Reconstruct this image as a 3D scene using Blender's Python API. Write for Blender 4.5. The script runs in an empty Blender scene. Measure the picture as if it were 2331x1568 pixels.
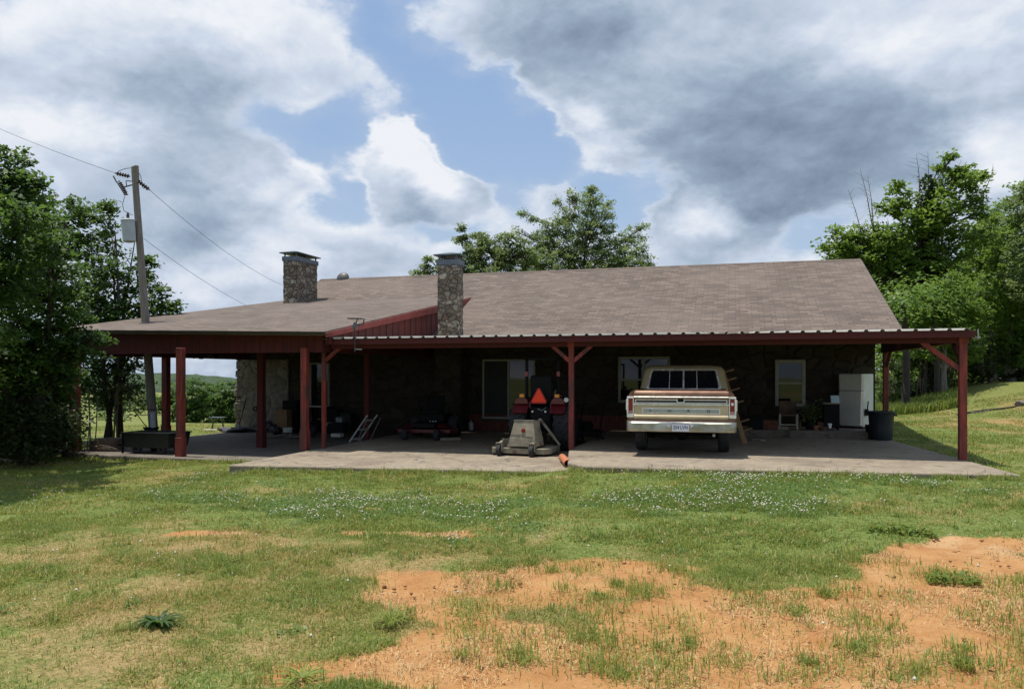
import bpy, math, random
import numpy as np
from mathutils import Matrix, Vector
R = math.radians
scene = bpy.context.scene
COL = scene.collection

# ------------------------------------------------------------------ survey
# The photograph was surveyed with a level camera: F, CX, HY are in survey units.
F, CX, HY, EYE, YAW = 1750.0, 1165.5, 850.0, 1.55, R(16)
SN, CS = math.sin(YAW), math.cos(YAW)
def ray(px, py):
    u = (px - CX) / F; v = (HY - py) / F
    return u * CS - SN, u * SN + CS, v
def on_z(px, py, z):
    d = ray(px, py); t = (z - EYE) / d[2]
    return Vector((d[0] * t, d[1] * t, z))
def on_y(px, py, Y):
    d = ray(px, py); t = Y / d[1]
    return Vector((d[0] * t, Y, EYE + d[2] * t))
def at_t(px, py, t):
    d = ray(px, py)
    return Vector((d[0] * t, d[1] * t, EYE + d[2] * t))
def project(X, Y, Z):
    dep = -SN * X + CS * Y
    return CX + F * (CS * X + SN * Y) / dep, HY - F * (Z - EYE) / dep, dep

# ------------------------------------------------------------------ mesh builder
class MB:
    def __init__(self):
        self.v = []; self.f = []; self.M = None
    def add(self, vs, fs):
        b = len(self.v)
        if self.M is not None:
            vs = [self.M @ Vector(p) for p in vs]
        self.v += [tuple(p) for p in vs]
        self.f += [tuple(i + b for i in f) for f in fs]
        return self
    def box(self, x0, y0, z0, x1, y1, z1):
        return self.add([(x0,y0,z0),(x1,y0,z0),(x1,y1,z0),(x0,y1,z0),(x0,y0,z1),(x1,y0,z1),(x1,y1,z1),(x0,y1,z1)],
                 [(3,2,1,0),(4,5,6,7),(0,1,5,4),(1,2,6,5),(2,3,7,6),(3,0,4,7)])
    def cbox(self, c, s):
        return self.box(c[0]-s[0]/2, c[1]-s[1]/2, c[2]-s[2]/2, c[0]+s[0]/2, c[1]+s[1]/2, c[2]+s[2]/2)
    def bar(self, a, b, w, h=None, up=(0,0,1)):
        a = Vector(a); b = Vector(b); h = h or w
        d = (b - a).normalized(); u = Vector(up)
        if abs(d.dot(u)) > .98: u = Vector((1,0,0))
        s = d.cross(u).normalized() * w / 2; t = s.cross(d).normalized() * h / 2
        vs = [p + i * s + j * t for p in (a, b) for i, j in ((-1,-1),(1,-1),(1,1),(-1,1))]
        return self.add(vs, [(0,1,2,3),(7,6,5,4),(0,4,5,1),(1,5,6,2),(2,6,7,3),(3,7,4,0)])
    def prism(self, poly, axis, a, b):
        n = len(poly); vs = []
        for q in (a, b):
            for p in poly:
                vs.append((q, p[0], p[1]) if axis == 'x' else (p[0], q, p[1]) if axis == 'y' else (p[0], p[1], q))
        return self.add(vs, [tuple(range(n))[::-1], tuple(range(n, 2*n))] + [(i, (i+1) % n, n + (i+1) % n, n + i) for i in range(n)])
    def tube(self, pts, rad, seg=8, cap=True):
        pts = [Vector(p) for p in pts]; n = len(pts)
        if not hasattr(rad, '__len__'): rad = [rad] * n
        vs = []; ref = None
        for i, p in enumerate(pts):
            d = (pts[min(i+1, n-1)] - pts[max(i-1, 0)])
            d = d.normalized() if d.length > 1e-9 else Vector((0,0,1))
            if ref is None:
                ref = Vector((1,0,0)) if abs(d.x) < .9 else Vector((0,1,0))
            s = (ref - d * ref.dot(d)).normalized(); t = d.cross(s); ref = s
            for k in range(seg):
                a = 2 * math.pi * k / seg
                vs.append(p + rad[i] * (math.cos(a) * s + math.sin(a) * t))
        fs = [(i*seg+k, i*seg+(k+1) % seg, (i+1)*seg+(k+1) % seg, (i+1)*seg+k) for i in range(n-1) for k in range(seg)]
        if cap: fs += [tuple(range(seg))[::-1], tuple((n-1)*seg + k for k in range(seg))]
        return self.add(vs, fs)
    def lathe(self, prof, c=(0,0,0), axis='z', seg=24, closed=False):
        vs = []; n = len(prof)
        for r, h in prof:
            for k in range(seg):
                a = 2*math.pi*k/seg; p = (r*math.cos(a), r*math.sin(a))
                q = (p[0], p[1], h) if axis == 'z' else (h, p[0], p[1]) if axis == 'x' else (p[1], h, p[0])
                vs.append((q[0]+c[0], q[1]+c[1], q[2]+c[2]))
        m = n if closed else n - 1
        fs = [(i*seg+k, i*seg+(k+1) % seg, ((i+1) % n)*seg+(k+1) % seg, ((i+1) % n)*seg+k) for i in range(m) for k in range(seg)]
        if not closed: fs += [tuple(range(seg))[::-1], tuple((n-1)*seg + k for k in range(seg))]
        return self.add(vs, fs)
    def loft(self, rings, closed=True, caps=True):
        n = len(rings[0]); vs = [p for r in rings for p in r]; fs = []
        for i in range(len(rings)-1):
            for k in range(n if closed else n-1):
                fs.append((i*n+k, i*n+(k+1) % n, (i+1)*n+(k+1) % n, (i+1)*n+k))
        if caps and closed: fs += [tuple(range(n))[::-1], tuple((len(rings)-1)*n + k for k in range(n))]
        return self.add(vs, fs)
    def blob(self, c, r, seed=0, rough=.15, n=2):
        rng = random.Random(seed); seg = 10 * n; rg = 6 * n; vs = []; fs = []
        ph = [rng.uniform(0, 6.28) for _ in range(6)]
        for i in range(rg+1):
            th = math.pi * i / rg
            for k in range(seg):
                a = 2*math.pi*k/seg
                q = 1 + rough*(math.sin(3*a+ph[0]+2*th)+math.sin(5*a+ph[1]-3*th)*.6+math.sin(4*th+ph[2])*.5)/2
                vs.append((c[0]+r[0]*q*math.sin(th)*math.cos(a), c[1]+r[1]*q*math.sin(th)*math.sin(a), c[2]+r[2]*q*math.cos(th)))
        for i in range(rg):
            for k in range(seg):
                fs.append((i*seg+k, (i+1)*seg+k, (i+1)*seg+(k+1) % seg, i*seg+(k+1) % seg))
        return self.add(vs, fs)

OFF = {}
def obj(name, mb, mat, parent=None, smooth=None, bevel=0, label=None, world=True):
    """link a builder as ONE mesh object; world=True: vertices are world points and the parent has no rotation"""
    me = bpy.data.meshes.new(name)
    off = OFF.get(parent.name, (0,0,0)) if (parent is not None and world) else (0,0,0)
    vs = [(p[0]-off[0], p[1]-off[1], p[2]-off[2]) for p in mb.v]
    me.from_pydata(vs, [], mb.f); me.validate(); me.update()
    o = bpy.data.objects.new(name, me); COL.objects.link(o)
    if parent is not None:
        o.parent = parent; OFF[o.name] = off
    me.materials.append(mat)
    import bmesh
    bm = bmesh.new(); bm.from_mesh(me); bmesh.ops.recalc_face_normals(bm, faces=bm.faces); bm.to_mesh(me); bm.free()
    if smooth is not None:
        me.shade_smooth(); me.set_sharp_from_angle(angle=R(smooth))
    if bevel:
        m = o.modifiers.new('bevel', 'BEVEL'); m.width = bevel; m.segments = 2; m.limit_method = 'ANGLE'; m.angle_limit = R(40)
    if label: o['label'] = label
    return o
def tag(o, label, cat, group=None, kind=None):
    if kind: o['kind'] = kind
    if label: o['label'] = label
    if cat: o['category'] = cat
    if group: o['group'] = group
    return o
def thing(name, label, cat, loc=(0,0,0), rz=0, group=None, tilt=None):
    o = bpy.data.objects.new(name, None); COL.objects.link(o); o.empty_display_size = .2
    o.location = loc; o.rotation_euler = (0, 0, rz) if tilt is None else (tilt[0], tilt[1], rz)
    OFF[o.name] = tuple(loc)
    return tag(o, label, cat, group)
def copy_tree(o, parent=None):
    c = o.copy(); COL.objects.link(c)
    if parent is not None: c.parent = parent
    for ch in list(o.children): copy_tree(ch, c)
    return c
def text_part(name, s, size, mat, parent, loc, rot, depth=.004, bold=0.0, sx=1.0):
    cu = bpy.data.curves.new('lettering', 'FONT'); cu.body = s; cu.size = size; cu.extrude = depth; cu.offset = bold
    cu.align_x = 'CENTER'; cu.align_y = 'CENTER'
    t = bpy.data.objects.new('lettering', cu); COL.objects.link(t)
    dg = bpy.context.evaluated_depsgraph_get()
    me = bpy.data.meshes.new_from_object(t.evaluated_get(dg)); me.name = name
    bpy.data.objects.remove(t); bpy.data.curves.remove(cu)
    me.materials.clear(); me.materials.append(mat)
    o = bpy.data.objects.new(name, me); COL.objects.link(o); o.parent = parent
    o.location = loc; o.rotation_euler = rot; o.scale = (sx, 1, 1)
    return o

# ------------------------------------------------------------------ numpy noise
def _h(ix, iy, seed):
    n = (ix.astype(np.int64) * 374761393 + iy.astype(np.int64) * 668265263 + seed * 974634777) & 0xffffffff
    n = ((n ^ (n >> 13)) * 1274126177) & 0xffffffff
    n = ((n ^ (n >> 16)) * 2246822519) & 0xffffffff
    return ((n ^ (n >> 15)) & 0xffffff) / float(0xffffff)
def vnoise(x, y, seed=0):
    ix = np.floor(x); iy = np.floor(y); fx = x - ix; fy = y - iy
    fx = fx*fx*(3-2*fx); fy = fy*fy*(3-2*fy)
    a = _h(ix, iy, seed); b = _h(ix+1, iy, seed); c = _h(ix, iy+1, seed); d = _h(ix+1, iy+1, seed)
    return (a*(1-fx)+b*fx)*(1-fy) + (c*(1-fx)+d*fx)*fy
def fbm(x, y, seed=0, o=4):
    s = 0; a = .5; t = 0
    for i in range(o):
        s = s + a*vnoise(x*2**i, y*2**i, seed+i*17); t += a; a *= .5
    return s/t
def sstep(a, b, x):
    t = np.clip((x-a)/(b-a), 0, 1); return t*t*(3-2*t)

# ------------------------------------------------------------------ materials
def nmat(name):
    m = bpy.data.materials.new(name); m.use_nodes = True
    nt = m.node_tree; b = nt.nodes['Principled BSDF']
    return m, nt, b
def N(nt, t, **kw):
    n = nt.nodes.new(t)
    for k, v in kw.items():
        if k in n.inputs.keys(): n.inputs[k].default_value = v
        else: setattr(n, k, v)
    return n
def L(nt, a, b): nt.links.new(a, b)
def c4(c): return (c[0], c[1], c[2], 1)
def mixc(nt, fac, a, b, mode='MIX'):
    n = nt.nodes.new('ShaderNodeMix'); n.data_type = 'RGBA'; n.blend_type = mode
    for sock, val in ((n.inputs[0], fac), (n.inputs[6], a), (n.inputs[7], b)):
        if isinstance(val, bpy.types.NodeSocket): L(nt, val, sock)
        else: sock.default_value = val if not isinstance(val, tuple) or len(val) == 4 else c4(val)
    return n.outputs[2]
def mathn(nt, op, a, b=None, c=None, clamp=False):
    n = nt.nodes.new('ShaderNodeMath'); n.operation = op; n.use_clamp = clamp
    for i, val in enumerate((a, b, c)):
        if val is None: continue
        if isinstance(val, bpy.types.NodeSocket): L(nt, val, n.inputs[i])
        else: n.inputs[i].default_value = val
    return n.outputs[0]
def maprange(nt, v, a, b, c=0., d=1., smooth=True):
    n = nt.nodes.new('ShaderNodeMapRange'); n.interpolation_type = 'SMOOTHSTEP' if smooth else 'LINEAR'
    L(nt, v, n.inputs['Value'])
    for k, x in (('From Min', a), ('From Max', b), ('To Min', c), ('To Max', d)): n.inputs[k].default_value = x
    return n.outputs[0]
def coords(nt, scale=(1,1,1)):
    tc = nt.nodes.new('ShaderNodeTexCoord'); mp = nt.nodes.new('ShaderNodeMapping'); mp.inputs['Scale'].default_value = scale
    L(nt, tc.outputs['Object'], mp.inputs['Vector']); return mp.outputs[0]
def noise(nt, vec, scale, detail=4, rough=.55, dist=0., out='Fac'):
    n = N(nt, 'ShaderNodeTexNoise', Scale=scale, Detail=detail, Roughness=rough, Distortion=dist)
    L(nt, vec, n.inputs['Vector']); return n.outputs[out]
def bump(nt, b, h, strength=.3, dist=.02):
    n = N(nt, 'ShaderNodeBump', Strength=strength, Distance=dist); L(nt, h, n.inputs['Height']); L(nt, n.outputs[0], b.inputs['Normal'])
def pmat(name, col, rough=.6, metal=0., var=.25, scale=6., bmp=.0, bscale=None, col2=None, amt2=.5, stretch=(1,1,1), spec=.5, coat=0):
    m, nt, b = nmat(name); v = coords(nt, stretch)
    n1 = noise(nt, v, scale, 6, .6)
    lo = tuple(x*(1-var) for x in col); hi = tuple(min(1, x*(1+var)) for x in col)
    c = mixc(nt, maprange(nt, n1, .3, .7), lo, hi)
    if col2 is not None:
        n2 = noise(nt, v, scale*.45, 8, .65, .4)
        c = mixc(nt, maprange(nt, n2, .68-amt2*.35, .76-amt2*.3), c, col2)
    L(nt, c, b.inputs['Base Color']); b.inputs['Roughness'].default_value = rough; b.inputs['Metallic'].default_value = metal
    b.inputs['Specular IOR Level'].default_value = spec
    if coat: b.inputs['Coat Weight'].default_value = coat
    r = maprange(nt, n1, .2, .8, max(0, rough-.1), min(1, rough+.12), False); L(nt, r, b.inputs['Roughness'])
    if bmp: bump(nt, b, noise(nt, v, bscale or scale*5, 6, .6), bmp, .01)
    return m

M = {}
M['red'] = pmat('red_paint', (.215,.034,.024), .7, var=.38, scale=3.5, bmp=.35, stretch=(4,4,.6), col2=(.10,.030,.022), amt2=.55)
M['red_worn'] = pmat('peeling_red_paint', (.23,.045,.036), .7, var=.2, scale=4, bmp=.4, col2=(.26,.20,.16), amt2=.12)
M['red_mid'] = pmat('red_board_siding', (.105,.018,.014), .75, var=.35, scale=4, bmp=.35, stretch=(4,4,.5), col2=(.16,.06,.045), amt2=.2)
M['red_dark'] = pmat('shaded_red_paint', (.075,.0095,.0085), .8, var=.25, scale=4, bmp=.3, stretch=(4,4,.5))  # darker copy of the red paint, eave shade put into its colour
M['steel_roof'] = pmat('galvanised_sheet', (.40,.38,.33), .55, metal=.15, var=.12, scale=3, bmp=.05)
M['dark_trim'] = pmat('dark_brown_trim', (.035,.028,.024), .5, var=.2)
M['white_frame'] = pmat('off_white_frame', (.34,.33,.28), .5, var=.12, scale=5)
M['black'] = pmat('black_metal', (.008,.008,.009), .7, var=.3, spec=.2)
M['rubber'] = pmat('tyre_rubber', (.024,.024,.025), .85, var=.45, scale=12, bmp=.2)
M['chrome'] = pmat('dull_chrome', (.84,.82,.77), .25, metal=.5, var=.12, scale=7, bmp=.03, bscale=9)
M['bumper'] = pmat('scuffed_bumper_steel', (.40,.39,.34), .38, metal=.85, var=.25, scale=5, bmp=.06, bscale=7, col2=(.30,.20,.12), amt2=.1)
M['steel'] = pmat('grey_steel', (.33,.34,.35), .45, metal=.7, var=.2)
M['alu'] = pmat('aluminium', (.26,.26,.25), .5, metal=.5, var=.15)
M['plastic_black'] = pmat('black_plastic', (.009,.010,.011), .75, var=.2, spec=.2)
M['white_enamel'] = pmat('aged_white_enamel', (.62,.62,.58), .35, var=.08, scale=3, col2=(.45,.40,.30), amt2=.12)
M['white_plastic'] = pmat('white_plastic', (.65,.66,.65), .45, var=.08)
M['terracotta'] = pmat('terracotta', (.45,.16,.07), .7, var=.2, bmp=.1)
M['wood'] = pmat('bare_timber', (.30,.18,.09), .75, var=.25, scale=4, stretch=(6,6,.8), bmp=.25)
M['wood_grey'] = pmat('weathered_timber', (.24,.20,.16), .85, var=.3, scale=3, stretch=(8,8,.7), bmp=.4)
M['bark'] = pmat('bark', (.040,.032,.025), .95, var=.4, scale=5, stretch=(5,5,1), bmp=.8, bscale=14)
M['bark_pale'] = pmat('pale_bark', (.17,.15,.125), .95, var=.35, scale=4, stretch=(5,5,1), bmp=.7, bscale=12)
M['twig'] = pmat('dry_twig', (.15,.115,.085), .9, var=.3)
M['pole_wood'] = pmat('weathered_pole', (.19,.165,.14), .9, var=.3, scale=5, stretch=(9,9,.35), bmp=.5)
M['cable'] = pmat('cable', (.03,.03,.032), .6, var=.1)
M['insulator'] = pmat('dark_insulator', (.05,.03,.032), .35, var=.2)
M['tank'] = pmat('transformer_grey', (.36,.40,.41), .5, var=.12, scale=3, col2=(.18,.12,.09), amt2=.1)
M['orange'] = M['terracotta']
M['tractor_red'] = pmat('tractor_red', (.10,.006,.010), .35, var=.15, coat=.3)
M['amber'] = pmat('amber_lens', (.75,.30,.03), .25, var=.05)
M['tail_red'] = pmat('tail_lamp_red', (.21,.005,.010), .2, var=.3, scale=25, coat=.3)
M['smv'] = pmat('fluorescent_orange', (1.0,.045,.006), .5, var=.04)
M['smv_edge'] = pmat('retroreflective_red', (.42,.008,.006), .45, var=.08)
M['mower_tan'] = pmat('faded_tan_paint', (.245,.215,.15), .7, var=.25, scale=6, bmp=.15, col2=(.12,.06,.035), amt2=.38)
M['black_ink'] = pmat('black_lettering', (.015,.015,.016), .6, var=.1)
M['copper'] = pmat('copper_paint', (.20,.095,.050), .36, var=.22, scale=3, metal=.2, col2=(.34,.20,.11), amt2=.4, coat=.25)
M['cream'] = pmat('tan_paint', (.48,.385,.235), .36, var=.1, scale=3, metal=.1, coat=.3, col2=(.36,.23,.12), amt2=.12)
M['tan_cab'] = pmat('faded_gold_paint', (.44,.36,.215), .42, var=.12, scale=3, col2=(.24,.15,.08), amt2=.2)
M['panel'] = pmat('brushed_trim_panel', (.38,.39,.36), .4, metal=.6, var=.1)
M['plate'] = pmat('licence_plate', (.66,.67,.72), .4, var=.06)
M['plate_ink'] = pmat('plate_ink', (.03,.03,.10), .5, var=.1)
M['cart_green'] = pmat('black_green_steel', (.010,.016,.013), .55, var=.3)
M['bin'] = pmat('dark_plastic_bin', (.012,.018,.024), .5, var=.2, bmp=.05)
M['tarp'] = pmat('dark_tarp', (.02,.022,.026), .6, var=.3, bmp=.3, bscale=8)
M['cloth'] = pmat('white_sheet', (.6,.58,.54), .8, var=.1)
M['cardboard'] = pmat('cardboard', (.30,.20,.11), .85, var=.15)
M['brown'] = pmat('brown_stump', (.11,.075,.05), .95, var=.35, bmp=.6, bscale=12)
M['dish'] = pmat('dish_grey', (.07,.062,.06), .5, var=.1)
M['teal'] = pmat('weathered_cap_metal', (.11,.14,.145), .5, metal=.3, var=.2)
M['cap_dark'] = pmat('chimney_cap_steel', (.13,.15,.18), .5, metal=.4, var=.2)
M['yellow_cord'] = pmat('pale_cord', (.5,.45,.3), .7)

def glass_dark(name, col=(.008,.010,.012), rough=.03):
    m, nt, b = nmat(name); v = coords(nt)
    c = mixc(nt, noise(nt, v, 3., 3), tuple(x*.7 for x in col), tuple(x*1.4 for x in col)); L(nt, c, b.inputs['Base Color'])
    b.inputs['Roughness'].default_value = rough; b.inputs['Specular IOR Level'].default_value = .5
    bump(nt, b, noise(nt, v, 1.5, 2), .04, .02)
    return m
M['glass'] = glass_dark('dark_window_glass'); M['screen'] = glass_dark('insect_screen', (.006,.010,.010), .6)
M['glass_auto'] = glass_dark('tinted_glass', (.010,.011,.016), .04)

def mat_shingle(name, base=(.160,.117,.089)):
    m, nt, b = nmat(name)
    tc = nt.nodes.new('ShaderNodeTexCoord'); sp = nt.nodes.new('ShaderNodeSeparateXYZ'); L(nt, tc.outputs['Object'], sp.inputs[0])
    cb = nt.nodes.new('ShaderNodeCombineXYZ'); L(nt, sp.outputs[0], cb.inputs[0]); L(nt, mathn(nt, 'MULTIPLY', sp.outputs[1], 1.085), cb.inputs[1])
    br = N(nt, 'ShaderNodeTexBrick', Scale=1., **{'Mortar Size': .011, 'Mortar Smooth': .3, 'Bias': 0., 'Brick Width': .31, 'Row Height': .15})
    br.offset = .37; br.squash = 1.
    br.inputs['Color1'].default_value = c4(tuple(x*.52 for x in base)); br.inputs['Color2'].default_value = c4(tuple(x*1.38 for x in base))
    br.inputs['Mortar'].default_value = c4(tuple(x*.30 for x in base)); L(nt, cb.outputs[0], br.inputs['Vector'])
    mp = nt.nodes.new('ShaderNodeMapping'); mp.inputs['Scale'].default_value = (1.2, 6.5, 1); L(nt, cb.outputs[0], mp.inputs[0])
    st = noise(nt, mp.outputs[0], 1.0, 3, .6)
    c = mixc(nt, maprange(nt, st, .38, .58), tuple(x*.62 for x in base), br.outputs['Color'])
    c = mixc(nt, .85, br.outputs['Color'], c)
    big = noise(nt, cb.outputs[0], .35, 4, .6)
    c = mixc(nt, maprange(nt, big, .35, .7, 0, .4), c, tuple((x+.03)*1.15 for x in base))
    fine = noise(nt, cb.outputs[0], 60, 2)
    c = mixc(nt, maprange(nt, fine, .3, .7, 0, .35), c, (.08,.07,.065))
    L(nt, c, b.inputs['Base Color']); b.inputs['Roughness'].default_value = .93
    h = mathn(nt, 'ADD', br.outputs['Fac'], mathn(nt, 'MULTIPLY', fine, -.3)); h = mathn(nt, 'MULTIPLY', h, -1.)
    bump(nt, b, h, .5, .012)
    return m
M['shingle'] = mat_shingle('brown_asphalt_shingle')

def mat_stone(name, cols, mortar, scale=2.6, bstr=.9):
    m, nt, b = nmat(name); v = coords(nt, (1, 1, 1.35))
    ns = N(nt, 'ShaderNodeTexNoise', Scale=2.2, Detail=3); L(nt, v, ns.inputs['Vector'])
    w = nt.nodes.new('ShaderNodeVectorMath'); w.operation = 'MULTIPLY_ADD'
    L(nt, ns.outputs['Color'], w.inputs[0]); w.inputs[1].default_value = (.28,.28,.28); L(nt, v, w.inputs[2])
    vo = N(nt, 'ShaderNodeTexVoronoi', Scale=scale, Randomness=.9); L(nt, w.outputs[0], vo.inputs['Vector'])
    ve = N(nt, 'ShaderNodeTexVoronoi', Scale=scale, Randomness=.9); ve.feature = 'DISTANCE_TO_EDGE'; L(nt, w.outputs[0], ve.inputs['Vector'])
    sp = nt.nodes.new('ShaderNodeSeparateColor'); L(nt, vo.outputs['Color'], sp.inputs[0])
    rp = nt.nodes.new('ShaderNodeValToRGB'); rp.color_ramp.interpolation = 'LINEAR'
    els = rp.color_ramp.elements
    while len(els) < len(cols): els.new(.5)
    for i, c in enumerate(cols):
        els[i].position = i/(len(cols)-1); els[i].color = c4(c)
    L(nt, sp.outputs[0], rp.inputs[0])
    fn = noise(nt, v, 9, 6, .65)
    c = mixc(nt, maprange(nt, fn, .3, .75, 0, .6), rp.outputs[0], (.06,.05,.04))
    fac = maprange(nt, ve.outputs['Distance'], .006, .04)
    c = mixc(nt, fac, mortar, c)
    L(nt, c, b.inputs['Base Color']); b.inputs['Roughness'].default_value = .92
    h = mathn(nt, 'ADD', maprange(nt, ve.outputs['Distance'], 0., .16), mathn(nt, 'MULTIPLY', fn, .5))
    bump(nt, b, h, bstr, .06)
    return m
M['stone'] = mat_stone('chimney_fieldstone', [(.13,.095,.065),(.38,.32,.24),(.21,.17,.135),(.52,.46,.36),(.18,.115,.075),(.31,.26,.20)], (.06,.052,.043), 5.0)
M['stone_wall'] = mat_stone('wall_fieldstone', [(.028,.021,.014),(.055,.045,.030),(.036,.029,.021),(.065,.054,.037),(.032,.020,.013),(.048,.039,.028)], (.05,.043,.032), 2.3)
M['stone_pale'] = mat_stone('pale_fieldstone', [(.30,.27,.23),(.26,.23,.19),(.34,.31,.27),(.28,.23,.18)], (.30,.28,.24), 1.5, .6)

def mat_brick(name):
    m, nt, b = nmat(name); tc = nt.nodes.new('ShaderNodeTexCoord'); sp = nt.nodes.new('ShaderNodeSeparateXYZ'); L(nt, tc.outputs['Object'], sp.inputs[0])
    cb = nt.nodes.new('ShaderNodeCombineXYZ'); L(nt, sp.outputs[2], cb.inputs[0]); L(nt, sp.outputs[0], cb.inputs[1])
    br = N(nt, 'ShaderNodeTexBrick', Scale=1., **{'Mortar Size': .006, 'Brick Width': .2, 'Row Height': .075})
    br.inputs['Color1'].default_value = (.12,.035,.025,1); br.inputs['Color2'].default_value = (.19,.06,.04,1); br.inputs['Mortar'].default_value = (.05,.045,.04,1)
    L(nt, cb.outputs[0], br.inputs['Vector']); L(nt, br.outputs['Color'], b.inputs['Base Color']); b.inputs['Roughness'].default_value = .9
    bump(nt, b, mathn(nt, 'MULTIPLY', br.outputs['Fac'], -1.), .6, .01); return m
M['brick'] = mat_brick('red_brick')

def mat_concrete(name, base, stain=(.16,.12,.085)):
    m, nt, b = nmat(name); v = coords(nt)
    n1 = noise(nt, v, .8, 6, .6, .3); n2 = noise(nt, v, 7, 6, .7); n3 = noise(nt, v, 45, 3)
    c = mixc(nt, maprange(nt, n2, .3, .7), tuple(x*.8 for x in base), tuple(x*1.15 for x in base))
    c = mixc(nt, maprange(nt, n1, .42, .72, 0, .7), c, stain)
    c = mixc(nt, maprange(nt, n3, .55, .75, 0, .3), c, (.12,.11,.1))
    cr = mathn(nt, 'ABSOLUTE', mathn(nt, 'SUBTRACT', noise(nt, v, .55, 5, .5, .6), .5)); c = mixc(nt, maprange(nt, cr, .0015, .006, .75, 0), c, (.05,.042,.035))
    st2 = noise(nt, v, 1.9, 7, .7, .8); c = mixc(nt, maprange(nt, st2, .54, .66, 0, .75), c, tuple(x*.5 for x in base)); c = mixc(nt, maprange(nt, st2, .42, .34, 0, .35), c, tuple(min(1, x*1.45) for x in base))
    L(nt, c, b.inputs['Base Color']); b.inputs['Roughness'].default_value = .9
    bump(nt, b, mathn(nt, 'ADD', n2, mathn(nt, 'MULTIPLY', n3, .4)), .4, .01); return m
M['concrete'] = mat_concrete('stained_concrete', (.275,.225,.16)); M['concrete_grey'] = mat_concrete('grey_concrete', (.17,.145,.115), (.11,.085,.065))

def mat_leaf(name, dark, mid, light, trans=.5):
    m, nt, b = nmat(name)
    at = N(nt, 'ShaderNodeAttribute', attribute_name='tint')
    rp = nt.nodes.new('ShaderNodeValToRGB'); e = rp.color_ramp.elements; e.new(.5)
    for i, (p, c) in enumerate(((0, dark), (.55, mid), (1, light))): e[i].position = p; e[i].color = c4(c)
    L(nt, at.outputs['Fac'], rp.inputs[0]); L(nt, rp.outputs[0], b.inputs['Base Color'])
    b.inputs['Roughness'].default_value = .48; b.inputs['Specular IOR Level'].default_value = .4
    tr = nt.nodes.new('ShaderNodeBsdfTranslucent'); L(nt, mixc(nt, .4, rp.outputs[0], (light[0]*1.3, light[1]*1.4, light[2])), tr.inputs[0])
    mx = nt.nodes.new('ShaderNodeMixShader'); mx.inputs[0].default_value = trans
    L(nt, b.outputs[0], mx.inputs[1]); L(nt, tr.outputs[0], mx.inputs[2]); L(nt, mx.outputs[0], nt.nodes['Material Output'].inputs[0])
    return m
M['leaf_dark'] = mat_leaf('dark_green_leaves', (.026,.055,.014), (.060,.120,.026), (.14,.215,.045))
M['leaf_oak'] = mat_leaf('oak_leaves', (.065,.120,.024), (.140,.235,.040), (.25,.34,.065))
M['leaf_pale'] = mat_leaf('grey_green_leaves', (.095,.140,.050), (.170,.230,.082), (.28,.34,.14))
M['leaf_bright'] = mat_leaf('young_green_leaves', (.06,.12,.02), (.12,.22,.035), (.2,.3,.06))
M['leaf_under'] = mat_leaf('undergrowth_leaves', (.018,.030,.010), (.038,.062,.018), (.08,.115,.032))
M['grass'] = mat_leaf('lawn_grass_blades', (.090,.185,.024), (.230,.295,.050), (.47,.35,.15), .42)
M['straw'] = pmat('dry_straw', (.50,.35,.165), .85, var=.2, scale=4)
M['clover_leaf'] = mat_leaf('clover_leaves', (.060,.115,.020), (.110,.185,.034), (.17,.24,.055), .4)
M['clover_flower'] = pmat('clover_flower', (.50,.48,.37), .8, var=.1)
# ------------------------------------------------------------------ camera, sun, sky
cam = bpy.data.cameras.new('camera'); camo = bpy.data.objects.new('camera', cam); COL.objects.link(camo)
camo.location = (0, 0, EYE); camo.rotation_euler = (R(90), 0, YAW)
cam.sensor_width = 36; cam.lens = 36 * F / 2331; cam.shift_y = 66 / 2331; cam.clip_end = 6000; cam.clip_start = .05
scene.camera = camo
scene.view_settings.view_transform = 'Standard'; scene.view_settings.look = 'None'
scene.view_settings.exposure = 0.0; scene.view_settings.gamma = 1.0
scene.cycles.max_bounces = 6; scene.cycles.diffuse_bounces = 2; scene.cycles.transmission_bounces = 6; scene.cycles.transparent_max_bounces = 8
sun = bpy.data.lights.new('sun', 'SUN'); suno = bpy.data.objects.new('sun', sun); COL.objects.link(suno)
SUNV = Vector((-.22, -.015, 1)).normalized()
suno.location = SUNV * 40; suno.rotation_euler = SUNV.to_track_quat('Z', 'Y').to_euler()
sun.energy = 5.0; sun.angle = R(.6); sun.color = (1, .955, .88)

world = bpy.data.worlds.new('World'); scene.world = world; world.use_nodes = True
nt = world.node_tree; bg = nt.nodes['Background']; bg.inputs[1].default_value = .1
sky = nt.nodes.new('ShaderNodeTexSky'); sky.sky_type = 'NISHITA'; sky.sun_disc = False
sky.sun_elevation = math.asin(SUNV.z); sky.sun_rotation = math.atan2(SUNV.x, SUNV.y); sky.dust_density = 1.5; sky.air_density = 1.2; sky.ozone_density = 2.5
tc = nt.nodes.new('ShaderNodeTexCoord')
SQ = 1.7
mp = nt.nodes.new('ShaderNodeMapping'); mp.inputs['Scale'].default_value = (1, 1, SQ); L(nt, tc.outputs['Generated'], mp.inputs[0])
P = mp.outputs[0]
def sky_c(px, py):
    d = Vector(ray(px, py)).normalized(); return (d.x, d.y, d.z * SQ)
def falloff(vec, px, py, r, w):
    dn = nt.nodes.new('ShaderNodeVectorMath'); dn.operation = 'DISTANCE'; L(nt, vec, dn.inputs[0]); dn.inputs[1].default_value = sky_c(px, py)
    return maprange(nt, dn.outputs['Value'], 0, r / F * 1.25, w, 0)
def total(vec, lst):
    s = None
    for a in lst:
        f = falloff(vec, *a); s = f if s is None else mathn(nt, 'ADD', s, f)
    return s
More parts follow.
